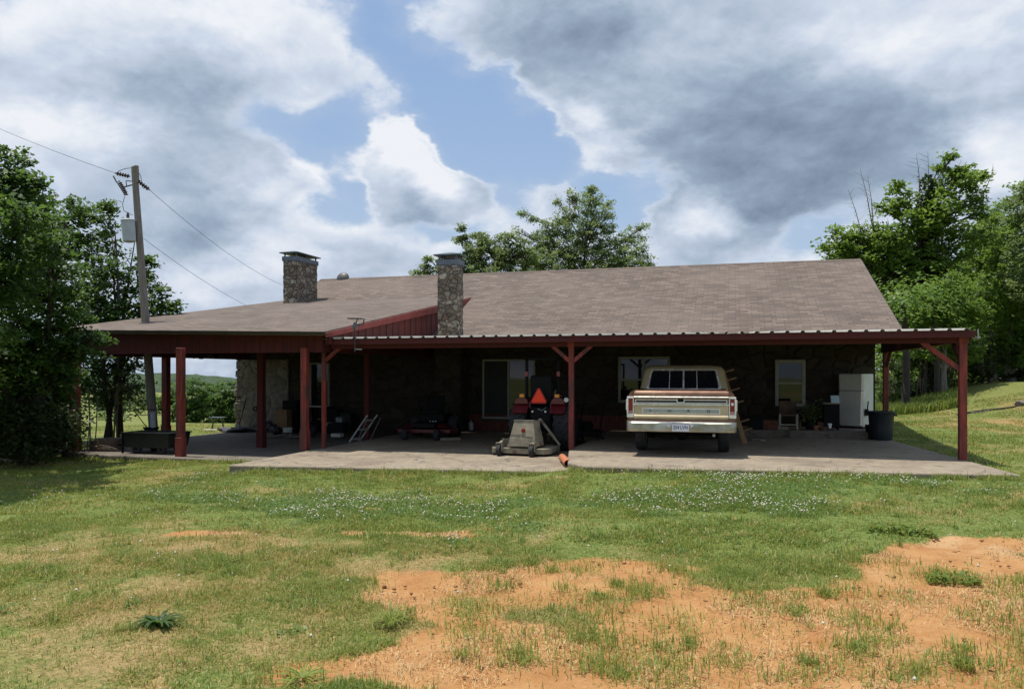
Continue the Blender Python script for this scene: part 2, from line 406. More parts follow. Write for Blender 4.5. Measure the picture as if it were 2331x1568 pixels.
# warp the layout so no cloud keeps a round outline
wn = N(nt, 'ShaderNodeTexNoise', Scale=5.5, Detail=5, Roughness=.6); L(nt, P, wn.inputs['Vector'])
wv = nt.nodes.new('ShaderNodeVectorMath'); wv.operation = 'SUBTRACT'; L(nt, wn.outputs['Color'], wv.inputs[0]); wv.inputs[1].default_value = (.5,.5,.5)
ws = nt.nodes.new('ShaderNodeVectorMath'); ws.operation = 'MULTIPLY_ADD'; L(nt, wv.outputs[0], ws.inputs[0]); ws.inputs[1].default_value = (.17,.17,.17); L(nt, P, ws.inputs[2])
W = ws.outputs[0]
cloud = total(W, [(980,440,170,.30),(860,420,140,.25),(1080,440,110,.25),(640,410,120,.25),(520,400,140,.15),(1250,560,200,.2),(700,650,300,.22),(350,640,260,.2),(1950,330,300,.25),(1700,480,160,.2),(1620,500,150,.28),(1280,430,90,.22),(150,500,200,.2),(150,130,330,.30),(560,140,300,.34),(380,330,260,.22),(80,330,260,.22),(620,400,180,.26),(480,470,170,.2),
    (1180,70,230,.34),(1500,140,260,.30),(1800,230,480,.46),(2150,150,420,.30),(1340,270,95,.28),(1420,340,90,.22),(1390,240,110,.2),
    (870,370,130,.50),(950,430,150,.48),(1065,425,100,.40),(880,320,80,.36),(900,480,110,.35),(1600,490,120,.32),(1240,430,110,.16),(2260,400,220,.3),
    (480,610,260,.25),(640,590,120,.3),(800,600,130,.22),(930,600,100,.25),(1570,590,150,.22),(1800,580,130,.25)])
clear = total(W, [(560,290,140,-.16),(60,420,110,-.16),(1120,300,160,-.2),(950,130,110,-.2),(1650,460,80,-.15),(250,640,120,-.15),(2050,420,120,-.12),(765,350,110,-.26),(770,440,80,-.20),(755,270,120,-.22),(600,290,120,-.14),(1180,350,150,-.14),(1130,440,60,-.2),(1250,300,80,-.2),(1380,420,90,-.25),(1820,510,90,-.2),(860,30,60,-.3),(1010,520,60,-0.203),(1160,340,90,-0.270),(1130,180,80,-0.243),(1440,480,80,-0.270),(1080,260,170,-0.567),(960,210,120,-0.472),(1215,330,100,-0.459),(1450,440,110,-0.378),
    (850,100,90,-0.405),(1760,540,140,-0.243),(1250,370,90,-0.270)])
dark = total(W, [(1900,330,260,.25),(1780,400,160,.3),(1600,380,140,.15),(1980,250,240,.15),(300,150,200,.15),(960,490,110,.22),(470,440,150,.12),(1780,340,300,.22),(1700,300,250,.12),(1240,60,200,.12),(1760,330,330,0.341),(1850,260,330,0.217),(1640,300,200,0.124),(1220,70,220,0.310),(1350,120,200,0.124),(330,190,230,0.260),(480,230,200,0.124),(440,500,170,0.279),(520,560,160,0.124),(2200,230,260,0.112),(950,500,110,0.149),
    (880,440,60,0.112),(150,430,220,0.136),(620,330,200,0.074),(2250,500,150,0.136),(1600,550,120,0.074)])
bright = total(W, [(330,60,300,.12),(600,220,160,.15),(100,330,160,.12),(2000,120,260,.12),(2150,90,200,.25),(1950,60,160,.15),(2250,200,120,.15),(900,330,120,.15),(1000,410,100,.2),(2290,350,120,.2),(1180,200,60,.2),(700,380,70,.2),(640,460,110,.2),(400,480,80,.15),(60,250,120,.2),(870,330,110,.55),(970,390,90,.4),(1050,420,60,.2),(860,400,110,.2),(200,60,220,.35),(560,60,220,.3),(680,370,80,.35),(560,420,110,.25),(1350,260,80,.45),(1400,330,80,.35),
    (1600,480,75,.5),(150,270,150,.3),(640,590,120,.4),(1850,570,110,.3),(2290,330,130,.3),(250,290,120,.2),(1150,190,60,.25),(2080,150,70,.15),(480,640,130,.3)])
def cl_noise(vec, sc=3.6):
    n = N(nt, 'ShaderNodeTexNoise', Scale=sc, Detail=9, Roughness=.56, Distortion=.15); L(nt, vec, n.inputs['Vector']); return n.outputs['Fac']
n1 = cl_noise(P)
def billow(vec, sc):
    n = N(nt, 'ShaderNodeTexVoronoi', Scale=sc, Detail=3., Roughness=.55, Lacunarity=2.3, Randomness=1.); n.feature = 'F1'; n.normalize = True; L(nt, vec, n.inputs['Vector']); return n.outputs['Distance']
up = nt.nodes.new('ShaderNodeVectorMath'); up.operation = 'ADD'; L(nt, P, up.inputs[0]); up.inputs[1].default_value = (-.008,0,.03)
n2 = cl_noise(up.outputs[0])
w2 = N(nt, 'ShaderNodeTexNoise', Scale=9., Detail=4, Roughness=.6); L(nt, P, w2.inputs['Vector'])
w3 = nt.nodes.new('ShaderNodeVectorMath'); w3.operation = 'MULTIPLY_ADD'; L(nt, w2.outputs['Color'], w3.inputs[0]); w3.inputs[1].default_value = (.09,.09,.09); L(nt, P, w3.inputs[2])
w4 = nt.nodes.new('ShaderNodeVectorMath'); w4.operation = 'ADD'; L(nt, w3.outputs[0], w4.inputs[0]); w4.inputs[1].default_value = (-.006,0,.018)
b1, b2 = billow(w3.outputs[0], 9.), billow(w4.outputs[0], 9.)
fine = cl_noise(P, 18)
bias = mathn(nt, 'ADD', cloud, clear)
D = mathn(nt, 'ADD', mathn(nt, 'MULTIPLY', n1, 1.05), bias)
D = mathn(nt, 'ADD', D, mathn(nt, 'MULTIPLY', mathn(nt, 'SUBTRACT', .42, b1), .55))
D = mathn(nt, 'ADD', D, mathn(nt, 'MULTIPLY', mathn(nt, 'SUBTRACT', fine, .5), .26))
mask = maprange(nt, D, .54, .78)
emb = mathn(nt, 'ADD', mathn(nt, 'MULTIPLY', mathn(nt, 'SUBTRACT', n1, n2), 1.3), mathn(nt, 'MULTIPLY', mathn(nt, 'SUBTRACT', b2, b1), .55))
edge = maprange(nt, D, .62, .92, .30, 0)
lit = mathn(nt, 'ADD', mathn(nt, 'ADD', mathn(nt, 'ADD', emb, .585), edge), bright)
lit = mathn(nt, 'SUBTRACT', lit, mathn(nt, 'MULTIPLY', mathn(nt, 'TANH', mathn(nt, 'MULTIPLY', dark, 1.8)), .46))
lit = mathn(nt, 'ADD', lit, mathn(nt, 'MULTIPLY', mathn(nt, 'SUBTRACT', fine, .5), .22), clamp=True)
rp = nt.nodes.new('ShaderNodeValToRGB'); e = rp.color_ramp.elements; e.new(.35); e.new(.7)
for i, (p, c) in enumerate(((0, (1.7,2.3,3.2)), (.35, (3.3,4.2,5.4)), (.7, (5.8,6.6,7.9)), (1, (8.6,8.9,9.4)))):
    e[i].position = p; e[i].color = c4(c)
L(nt, lit, rp.inputs[0])
hz = nt.nodes.new('ShaderNodeSeparateXYZ'); L(nt, tc.outputs['Generated'], hz.inputs[0])
blue = mixc(nt, maprange(nt, hz.outputs[2], .0, .42), (5.2,6.7,8.8), (3.3,5.0,8.1))
skyc = mixc(nt, .35, blue, sky.outputs[0])
thin = maprange(nt, mathn(nt, 'ADD', D, 0.0), .25, .70, .05, .42)
skyc = mixc(nt, thin, skyc, (4.9,5.9,7.4))
L(nt, mixc(nt, mask, skyc, rp.outputs[0]), bg.inputs[0])

# ------------------------------------------------------------------ terrain
PTS_R = [(-2.75,13.1),(-2.4,12.72),(-1.4,12.75),(4.25,13.45),(3.55,19.8),(3.75,23.2),(-3.2,21.6),(-3.2,15.35)]           # upper slab, top z=0
PTS_L = [(-8.9,12.15),(-2.2,13.0),(-2.2,21.59),(-8.9,21.6)]                                   # lower slab, top z=-.13
PTS_P = [(-15.2,14.5),(-13.6,14.15),(-8.9,14.05),(-8.9,21.6),(-15.4,21.6)]                     # porch slab, top z=-.29
def inside(poly, x, y):
    r = np.zeros(x.shape, bool); n = len(poly)
    for i in range(n):
        x0, y0 = poly[i]; x1, y1 = poly[(i+1) % n]
        c = ((y0 > y) != (y1 > y)) & (x < (x1-x0)*(y-y0)/((y1-y0) if y1 != y0 else 1e-9)+x0)
        r ^= c
    return r
def zg(x, y):
    x = np.asarray(x, float); y = np.asarray(y, float)
    b = np.interp(x, [-22,-15,-9.2,-8.2,-3.2,-2.6,4.5,12], [-.55,-.43,-.36,-.25,-.19,-.10,-.06,.0])
    z = b + (-.10 - b) * sstep(11.5, 5, y)
    z = z + (fbm(x*.7, y*.7, 3, 4)-.5)*.12*sstep(30, 10, np.abs(y)) + (fbm(x*3, y*3, 9, 3)-.5)*.035
    z = z - 2.75*sstep(19, 72, y)*sstep(4, -14, x) - 1.2*sstep(70, 160, y)
    z = z + 1.15*sstep(26, 37, y)*sstep(6, 12, x)*(1+.25*(fbm(x*.5, y*.5, 5)-.5)) + (fbm(x*.02, y*.02, 21)-.5)*2*sstep(80, 250, np.hypot(x, y))
    z = z - 34*sstep(230, 900, np.hypot(x, y))
    for poly, top in ((PTS_R, 0), (PTS_L, -.13), (PTS_P, -.29)):
        z = np.where(inside(poly, x, y), np.minimum(z, top-.10), z)
    return z
def zf(x, y): return float(zg(np.array([x]), np.array([y]))[0])

# bare red dirt, dry patches and clover, laid out on the ground (survey centre, half sizes, strength)
DIRT = [(1950,1480,640,120,1.5),(2260,1270,190,42,1.0),(1250,1480,300,70,.55),(1080,1340,270,52,1.35),(1340,1308,220,38,1.3),(900,1370,90,20,.5),(1950,1430,520,75,1.35),(2230,1300,250,62,1.3),(2250,1250,150,28,.9),(1620,1360,200,30,.55),
    (2150,1400,280,50,.85),(1800,1530,560,70,1.2),(1450,1500,190,40,.75),(2250,1530,220,70,1.0),(840,1540,300,46,1.15),(1120,1560,200,40,.75),(1000,1505,150,24,.5),
    (490,1222,85,15,1.2),(850,1210,130,12,1.2),(1010,1212,70,13,1.0),(690,1392,55,10,.55),(1760,1160,70,8,.5),(820,1160,60,6,.7),(2080,1420,110,40,.3),(1200,1440,160,35,.55),
    (560,1390,60,14,.4),(330,1560,150,24,.4),(1980,1155,80,14,.4),(60,1450,90,14,.35),(1560,1290,140,16,.5),(2010,1345,200,24,.5),(1000,1420,120,22,.45)]
GREENP = [(1230,1420,110,36,.8),(1650,1275,260,22,.5),(1150,1500,110,30,.5),(1700,1330,120,20,.45),(1450,1500,90,32,.7),(1340,1440,70,30,.4),(1960,1500,90,26,.55),(1880,1400,60,14,.4),(2150,1320,110,26,.6),(1870,1315,140,24,.5),(2250,1335,60,14,.5),(1420,1350,110,16,.4),(2260,1480,60,16,.35),(1740,1460,70,16,.4),(1390,1560,90,22,.5)]
CLOV = [(560,1130,120,30,.45),(950,1120,200,24,.45),(1320,1150,160,26,.5),(1650,1110,220,28,.5),(1950,1110,160,26,.45),(1250,1200,200,20,.35),(350,1100,120,16,.4),(420,1125,110,14,.9),(690,1165,110,24,1.),(760,1130,130,20,.8),(880,1150,110,22,.75),(1090,1155,140,24,1.),(1000,1165,110,16,.7),(1190,1145,70,16,.7),(1520,1150,140,24,1.),(1680,1140,150,26,1.),(1790,1150,120,34,1.),(1820,1185,90,20,.7),
    (1640,1085,140,16,.8),(2130,1100,100,20,.8),(2230,1130,90,16,.5),(1050,1235,60,22,.6),(620,1452,50,14,.7),(550,1190,60,10,.5),(1830,1110,60,16,.6),(2310,1100,50,14,.5),(1450,1185,90,12,.5),(610,1090,120,10,.4),(2080,1060,60,8,.4),(1080,1075,120,8,.35),(2160,1010,120,14,.6),(450,1060,90,10,.6)]
DRY = [(250,1360,330,60,.6),(120,1290,200,40,.5),(640,1250,200,26,.7),(460,1240,160,26,.5),(1000,1290,240,30,.35),(1600,1340,300,40,.6),(700,1480,320,60,.45),(300,1510,300,50,.5),(1200,1480,200,60,.5),(1960,1160,120,30,.6),(2150,1180,140,24,.5),(1860,1090,60,14,.5),(700,1110,120,16,.3),(900,1240,200,18,.4),(350,1190,160,20,.4),(1500,1420,250,60,.6)]
def blobs(lst, px, py):
    s = np.zeros(px.shape)
    for cx, cy, rx, ry, w in lst:
        d = ((px-cx)/rx)**2 + ((py-cy)/ry)**2
        s += w*np.exp(-d*1.1)
    return s
def cover(x, y):
    z = np.full(x.shape, -.12)
    dep = -SN*x + CS*y; ok = dep > 1.0; dd = np.where(ok, dep, 1.0)
    px = CX + F*(CS*x+SN*y)/dd; py = HY - F*(z-EYE)/dd
    wx = (fbm(x*.9, y*.9, 41)-.5)*160; wy = (fbm(x*.9+7, y*.9, 43)-.5)*60*np.clip(5/dd, .25, 1)
    qx, qy = px+wx, py+wy
    n = (fbm(x*2.2, y*2.2, 11, 5)-.5)*1.0+(fbm(x*9, y*9, 12, 3)-.5)*.5; m = fbm(x*.6, y*.6, 15, 4)-.5
    dirt = blobs(DIRT, qx, qy)-blobs(GREENP, qx, qy)
    dirt = sstep(.30, .92, np.where(ok, dirt, 0) + n*.75 + m*.2)
    clov = sstep(.25, .8, np.where(ok, blobs(CLOV, qx, qy), 0)*.85 + n*1.5)*(1-dirt)
    dry = np.clip(np.where(ok, blobs(DRY, qx, qy), .2) + m*1.7 + n*1.5 + .24, 0, 1)*(1-.6*clov)
    side = (x < -4.0) & (dep < 4.2)
    return np.clip(dirt, 0, 1), dry, np.clip(clov, 0, 1)

def axis(a, b, step, far, g=1.16):
    v = list(np.arange(a, b, step)); s = step; p = v[-1]
    while p < far: s *= g; p += s; v.append(p)
    s = step; p = v[0]; pre = []
    while p > -far: s *= g; p -= s; pre.append(p)
    return np.array(pre[::-1] + v)
gx = axis(-14, 9, .07, 2500); gy = axis(2.0, 17, .07, 2500)
GX, GY = np.meshgrid(gx, gy); nx, ny = len(gx), len(gy)
x, y = GX.ravel(), GY.ravel(); z = zg(x, y); dt, dr, cv = cover(x, y)
near = sstep(34, 22, np.hypot(x, y)); dt = dt*near; cv = cv*near
# scraped strip of soil on the bank to the right
dt = np.maximum(dt, .8*np.exp(-(((x-9.6)/2.2)**2+((y-27.2)/1.1)**2))); dr = np.where(near > 0, dr, .35)
z = z - dt*.02 + dt*((fbm(x*5, y*5, 61, 3)-.5)*.045 + (fbm(x*1.1, y*3.5, 62, 3)-.5)*.06)
me = bpy.data.meshes.new('ground'); me.vertices.add(nx*ny)
me.vertices.foreach_set('co', np.stack([x, y, z], 1).astype(np.float32).ravel())
i = np.arange((ny-1)*(nx-1)); r_, c_ = i//(nx-1), i % (nx-1); a = r_*nx+c_
q = np.stack([a, a+1, a+nx+1, a+nx], 1)
def quads(me, q):
    me.loops.add(q.size); me.loops.foreach_set('vertex_index', q.astype(np.int32).ravel())
    me.polygons.add(len(q)); me.polygons.foreach_set('loop_start', np.arange(0, q.size, q.shape[1], dtype=np.int32))
    try: me.polygons.foreach_set('loop_total', np.full(len(q), q.shape[1], dtype=np.int32))
    except Exception: pass
    me.update(calc_edges=True); me.validate()
quads(me, q)
at = me.attributes.new('cover', 'FLOAT_COLOR', 'POINT'); at.data.foreach_set('color', np.stack([dt, dr, cv, np.ones_like(dt)], 1).astype(np.float32).ravel())
me.shade_smooth()
g = bpy.data.objects.new('ground', me); COL.objects.link(g); g['kind'] = 'structure'; g['label'] = 'mown lawn with patches of bare red dirt'
m, nt, b = nmat('lawn_and_red_dirt'); me.materials.append(m)
v = coords(nt); an = N(nt, 'ShaderNodeAttribute', attribute_name='cover'); sp = nt.nodes.new('ShaderNodeSeparateColor'); L(nt, an.outputs['Color'], sp.inputs[0])
f1 = noise(nt, v, 3, 6, .65); f2 = noise(nt, v, 22, 5, .7); f3 = noise(nt, v, 90, 3, .6)
green = mixc(nt, maprange(nt, f2, .3, .7), (.075,.115,.022), (.20,.235,.060))
tan = mixc(nt, maprange(nt, f2, .3, .7), (.21,.15,.060), (.38,.275,.125))
lawn = mixc(nt, maprange(nt, mathn(nt, 'ADD', sp.outputs[1], mathn(nt, 'MULTIPLY', mathn(nt, 'SUBTRACT', f2, .5), .8)), .15, .95), green, tan)
lawn = mixc(nt, mathn(nt, 'MULTIPLY', sp.outputs[2], .7), lawn, (.07,.12,.028))
soil = mixc(nt, maprange(nt, f1, .3, .7), (.36,.166,.057), (.46,.250,.100))
soil = mixc(nt, maprange(nt, f2, .5, .75, 0, .55), soil, (.53,.34,.165))
f0 = noise(nt, v, .75, 5, .6, .5); soil = mixc(nt, maprange(nt, f0, .55, .70, 0, .75), soil, (.28,.125,.045)); soil = mixc(nt, maprange(nt, f0, .44, .33, 0, .6), soil, (.55,.36,.19))
soil = mixc(nt, maprange(nt, f3, .55, .75, 0, .5), soil, (.22,.09,.035))
edge = mathn(nt, 'ADD', sp.outputs[0], mathn(nt, 'MULTIPLY', mathn(nt, 'SUBTRACT', mathn(nt, 'ADD', f2, mathn(nt, 'MULTIPLY', f1, .6)), .8), .9))
L(nt, mixc(nt, maprange(nt, edge, .12, .72), lawn, soil), b.inputs['Base Color']); b.inputs['Roughness'].default_value = .95; b.inputs['Specular IOR Level'].default_value = .2
bump(nt, b, mathn(nt, 'ADD', f2, mathn(nt, 'MULTIPLY', f3, .6)), .7, .03)

def slab(name, poly, top, bot, mat, label):
    mb = MB().prism([(p[0], p[1]) for p in poly], 'z', bot, top)
    o = obj(name, mb, mat, bevel=.025, label=label); o['kind'] = 'structure'; return o
slab('carport_slab', PTS_R, 0, -.6, M['concrete'], 'sunlit stained concrete slab under the carport')
slab('lower_slab', PTS_L, -.13, -.7, M['concrete'], 'lower concrete slab with a sunlit front edge')
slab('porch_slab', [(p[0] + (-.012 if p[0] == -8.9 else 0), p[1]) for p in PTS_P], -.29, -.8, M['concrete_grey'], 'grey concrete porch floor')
slab('wall_step', [(-1.2,19.85),(3.5,19.85),(3.5,21.598),(-1.2,21.598)], .17, -.05, M['concrete_grey'], 'low concrete step along the stone wall')

# ------------------------------------------------------------------ grass, clover
rs = np.random.RandomState(7)
def sample(n, xr, yr):
    return rs.uniform(*xr, n), rs.uniform(*yr, n)
def in_view(x, y, pad=260):
    px, py, dep = project(x, y, zg(x, y)); return (dep > 2.6) & (px > -pad) & (px < 2331+pad) & (py < 1568+260)
def blade_mesh(name, x, y, h, w, tint, mat, lean=.95):
    n = len(x); z = zg(x, y)-.008; an = rs.uniform(0, 2*np.pi, n); la = rs.uniform(0, 2*np.pi, n); lm = np.abs(rs.normal(0, lean, n)).clip(0, 1.6)*h
    dx, dy = np.cos(an)*w/2, np.sin(an)*w/2; la = an+np.pi/2+rs.normal(0, .5, n); lx, ly = np.cos(la)*lm, np.sin(la)*lm
    ht = h*(1-.35*np.minimum(lm/h, 1.5)).clip(.2, 1)
    vz = np.stack([np.stack([x-dx, y-dy, z], 1), np.stack([x+dx, y+dy, z], 1),
                   np.stack([x+dx*.8+lx*.38, y+dy*.8+ly*.38, z+h*.62], 1), np.stack([x-dx*.8+lx*.38, y-dy*.8+ly*.38, z+h*.62], 1),
                   np.stack([x+dx*.15+lx, y+dy*.15+ly, z+ht], 1), np.stack([x-dx*.15+lx, y-dy*.15+ly, z+ht], 1)], 1)
    me = bpy.data.meshes.new(name); me.vertices.add(n*6); me.vertices.foreach_set('co', vz.astype(np.float32).ravel())
    b6 = (np.arange(n)*6)[:, None]; quads(me, np.concatenate([b6+np.array([[0,1,2,3]]), b6+np.array([[3,2,4,5]])], 0))
    a = me.attributes.new('tint', 'FLOAT', 'POINT'); a.data.foreach_set('value', np.repeat(tint, 6).astype(np.float32))
    me.shade_smooth(); me.materials.append(mat); o = bpy.data.objects.new(name, me); COL.objects.link(o); return o
BLOCK = [PTS_R, PTS_L, PTS_P, [(-15.6,21.3),(3.55,21.3),(3.55,34),(-15.6,34)]]
def free(x, y):
    r = np.ones(x.shape, bool)
    for p in BLOCK: r &= ~inside(p, x, y)
    return r
def lawn_points(n, xr, yr, keep):
    x, y = sample(n, xr, yr); k = in_view(x, y) & free(x, y); x, y = x[k], y[k]
    d, dr, cv = cover(x, y); cl = fbm(x*1.6, y*1.6, 31, 4)
    k = rs.uniform(0, 1, len(x)) < keep(d, dr, cv, cl); return x[k], y[k], d[k], dr[k], cv[k], cl[k]
XS, YS, HS, WS, TS = [], [], [], [], []
for n, xr, yr, wmul in ((900000, (-8,4), (2.4,7.2), 1.0), (620000, (-14,7.5), (7.2,14.5), 1.7), (150000, (3,14), (13,34), 3.2), (70000, (-22,-8), (9,17), 2.2), (60000, (-26,-12), (22,44), 4.)):
    x, y, d, dr, cv, cl = lawn_points(n, xr, yr, lambda d, dr, cv, cl: (1-.99*d)**1.7*(.16+.84*sstep(.32, .62, cl))*(1-.3*dr))
    dist = np.hypot(x, y); edge = 4*d*(1-d)
    h = (.012+.026*rs.uniform(0, 1, len(x))**1.4)*(1+.35*edge+.8*sstep(.52, .75, cl)); h *= np.where(rs.uniform(0, 1, len(x)) < .02, 2.0, 1)*(1-.45*sstep(.35, .9, d))
    fl = fbm(x*.8, y*.8, 51, 3)*.55+fbm(x*4.5, y*4.5, 52, 3)*.75-.15
    t = np.clip(.27 + .75*(fl-.5) + .55*dr*rs.uniform(.3, 1, len(x)) - .25*cv + rs.normal(0, .13, len(x)), 0, 1)
    t = np.where(rs.uniform(0, 1, len(x)) < .10+.35*dr, np.clip(t+.5, 0, 1), t)
    XS.append(x); YS.append(y); HS.append(h*(1+.25*(wmul-1))); WS.append((.0035+.0035*rs.uniform(0, 1, len(x)))*wmul); TS.append(t)
# fringe of longer grass along the slab fronts
for (ax, ay), (bx, by), n in (((-15.2,14.4),(-9,13.98),2600), ((-8.95,12.06),(-3.1,12.86),2600), ((-3.0,12.72),(4.2,13.36),3200), ((4.3,13.5),(3.65,19.8),1500), ((-9.0,12.1),(-9.0,14.0),500)):
    s = rs.uniform(0, 1, n); x = ax+(bx-ax)*s+rs.normal(0, .03, n); y = ay+(by-ay)*s-np.abs(rs.normal(0, .10, n))
    k = fbm(x*2.5, y*2.5, 77, 3) > .40; x, y = x[k], y[k]
    XS.append(x); YS.append(y); HS.append(.05+.11*rs.uniform(0, 1, len(x))**2); WS.append(np.full(len(x), .011)); TS.append(np.clip(rs.normal(.40, .2, len(x)), 0, 1))
# tufts standing in the bare dirt
for k in range(170):
    px = rs.uniform(1250, 2400) if k % 4 else rs.uniform(500, 1400); py = rs.uniform(1270, 1568)
    c = on_z(px, py, -.12); n = rs.randint(20, 150); r = rs.uniform(.03, .16)
    x = c.x+rs.normal(0, r, n); y = c.y+rs.normal(0, r, n); XS.append(x); YS.append(y); HS.append(rs.uniform(.02, .075)*(.5+rs.uniform(0, 1, n))); WS.append(np.full(n, .006))
    TS.append(np.clip(rs.uniform(.15, .65)+rs.normal(0, .12, n), 0, 1))
# coarser tufts scattered through the lawn
tx, ty, d, dr, cv, cl = lawn_points(26000, (-10,6), (2.6,12.5), lambda d, dr, cv, cl: (1-.9*d)*(.08+.5*sstep(.45, .7, cl)))
for cx_, cy_ in zip(tx, ty):
    n = rs.randint(5, 20); r = rs.uniform(.012, .05); kk = rs.uniform(0, 1)
    x = cx_+rs.normal(0, r, n); y = cy_+rs.normal(0, r, n); XS.append(x); YS.append(y); HS.append(rs.uniform(.03, .075)*(.5+rs.uniform(0, 1, n))); WS.append(np.full(n, .0045+.0005*cy_))
    TS.append(np.clip((.12 if kk < .6 else .45 if kk < .8 else .85)+rs.normal(0, .10, n), 0, 1))
# scattered straw lying on the dirt
x, y, d, dr, cv, cl = lawn_points(520000, (-7,4), (2.4,9), lambda d, dr, cv, cl: d*.34*sstep(.48, .66, cl)+.05*(1-d)*(.2+dr))
sx_, sy_, sd_ = x, y, d
o = blade_mesh('grass', *[np.concatenate(a) for a in (XS, YS, HS, WS, TS)], M['grass']); tag(o, 'short patchy lawn grass with dry straw between the bare dirt', 'grass', kind='stuff')
k = len(sx_); tag(blade_mesh('straw', sx_, sy_, rs.uniform(.012, .034, k), rs.uniform(.003, .006, k), np.full(k, .5), M['straw'], 1.5), 'pale dry straw littering the bare dirt and the thin lawn', 'straw', kind='stuff')
# clover: leaves as small tilted quads, heads as little white balls
x, y, d, dr, cv, cl = lawn_points(60000, (-7,4.5), (2.6,9.5), lambda d, dr, cv, cl: d*.11)
n = len(x); rr = (.004+.018*rs.uniform(0, 1, n)**6)[:, None, None]; oc = np.array([(1,0,0),(0,1,0),(-1,0,0),(0,-1,0),(0,0,.7),(0,0,-.7)], float); tri = np.array([(0,1,4),(1,2,4),(2,3,4),(3,0,4),(1,0,5),(2,1,5),(3,2,5),(0,3,5)])
vv = np.stack([x, y, zg(x, y)-.012], 1)[:, None, :]+oc[None]*rr*rs.uniform(.6, 1.5, (n, 6, 1))
me = bpy.data.meshes.new('clods'); me.vertices.add(n*6); me.vertices.foreach_set('co', vv.astype(np.float32).ravel())
quads(me, (tri[None]+(np.arange(n)*6)[:, None, None]).reshape(-1, 3)); M['clod'] = pmat('dirt_clod', (.34,.17,.07), .95, var=.4, scale=9); me.materials.append(M['clod'])
o = bpy.data.objects.new('clods', me); COL.objects.link(o); tag(o, 'small clods and pebbles scattered over the bare red dirt', 'clods', kind='stuff')
x, y, d, dr, cv, cl = lawn_points(420000, (-14,6.5), (4,14.5), lambda d, dr, cv, cl: cv*.36)
n = len(x); 
def leaf_quads(name, c, s, tint, mat, flat=.7, parent=None, rng=rs):
    n = len(c); nz = rng.normal(0, 1, (n, 3)); nz[:, 2] = np.abs(nz[:, 2])+flat*2; nz /= np.linalg.norm(nz, axis=1)[:, None]
    a = rng.normal(0, 1, (n, 3)); a -= nz*(a*nz).sum(1)[:, None]; a /= np.linalg.norm(a, axis=1)[:, None]; b = np.cross(nz, a)
    s = np.asarray(s).reshape(-1, 1); bend = nz*s*.18
    v = np.stack([c+a*s*.6, c+b*s*.36-bend, c-a*s*.6, c-b*s*.36-bend], 1)
    me = bpy.data.meshes.new(name); me.vertices.add(n*4); me.vertices.foreach_set('co', v.astype(np.float32).ravel()); quads(me, np.arange(n*4).reshape(n, 4))
    at = me.attributes.new('tint', 'FLOAT', 'POINT'); at.data.foreach_set('value', np.repeat(tint, 4).astype(np.float32)); me.materials.append(mat)
    o = bpy.data.objects.new(name, me); COL.objects.link(o)
    if parent is not None: o.parent = parent
    return o
o = leaf_quads('clover', np.stack([x, y, zg(x, y)+rs.uniform(.015, .055, n)], 1), rs.uniform(.022, .04, n), np.clip(rs.normal(.5, .22, n), 0, 1), M['clover_leaf']); tag(o, 'dark green clover patches in the lawn', 'clover', kind='stuff')
x, y, d, dr, cv, cl = lawn_points(60000, (-14,6.5), (4,14.5), lambda d, dr, cv, cl: cv**1.3*.24*(.15+1.8*sstep(.42, .68, cl))+.003)
n = len(x); hz_ = zg(x, y)+rs.uniform(.05, .085, n); rr = rs.uniform(.008, .015, n)
oc = np.array([(1,0,0),(0,1,0),(-1,0,0),(0,-1,0),(0,0,1),(0,0,-1)], float); tri = np.array([(0,1,4),(1,2,4),(2,3,4),(3,0,4),(1,0,5),(2,1,5),(3,2,5),(0,3,5)])
vv = np.stack([x, y, hz_], 1)[:, None, :]+oc[None]*rr[:, None, None]
me = bpy.data.meshes.new('clover_flowers'); me.vertices.add(n*6); me.vertices.foreach_set('co', vv.astype(np.float32).ravel())
quads(me, (tri[None]+(np.arange(n)*6)[:, None, None]).reshape(-1, 3)); me.shade_smooth(); me.materials.append(M['clover_flower'])
o = bpy.data.objects.new('clover_flowers', me); COL.objects.link(o); tag(o, 'small white clover flowers dotted over the lawn', 'clover flowers', kind='stuff')

def rosette(name, label, px, py, n, ln, w, mat, seed, up=.5):
    c = on_z(px, py, -.11); c.z = zf(c.x, c.y); rng = np.random.RandomState(seed); mb = MB()
    for k in range(n):
        a = 2*math.pi*k/n + rng.uniform(-.3, .3); l = ln*rng.uniform(.6, 1.1); e = up*rng.uniform(.4, 1.3); d = Vector((math.cos(a), math.sin(a), 0)); s = Vector((-d.y, d.x, 0))
        ring = []
        for j in range(6):
            q = j/5; p = c + d*l*q + Vector((0,0,1))*l*e*(q-.75*q*q); ww = w*math.sin(math.pi*min(.97, .12+q*.86))
            ring.append((p-s*ww+Vector((0,0,ww*.4)), p, p+s*ww+Vector((0,0,ww*.4))))
        mb.loft(ring, closed=False)
    o = obj(name, mb, mat, smooth=60); a = o.data.attributes.new('tint', 'FLOAT', 'POINT'); a.data.foreach_set('value', rng.uniform(.2, .7, len(o.data.vertices)).astype(np.float32))
    return tag(o, label, 'weed')
rosette('broadleaf_weed', 'dark broad-leaved weed standing alone in the left foreground lawn', 362, 1425, 40, .19, .015, M['leaf_dark'], 3, .9)
rosette('spiky_weed', 'pale spiky rosette weed in the dirt at the bottom edge of the photo', 688, 1552, 34, .20, .007, M['grass'], 5, .5)
rosette('grass_clump', 'bright upright grass clump between the weed and the dirt patch', 888, 1432, 70, .17, .004, M['grass'], 6, 2.2)
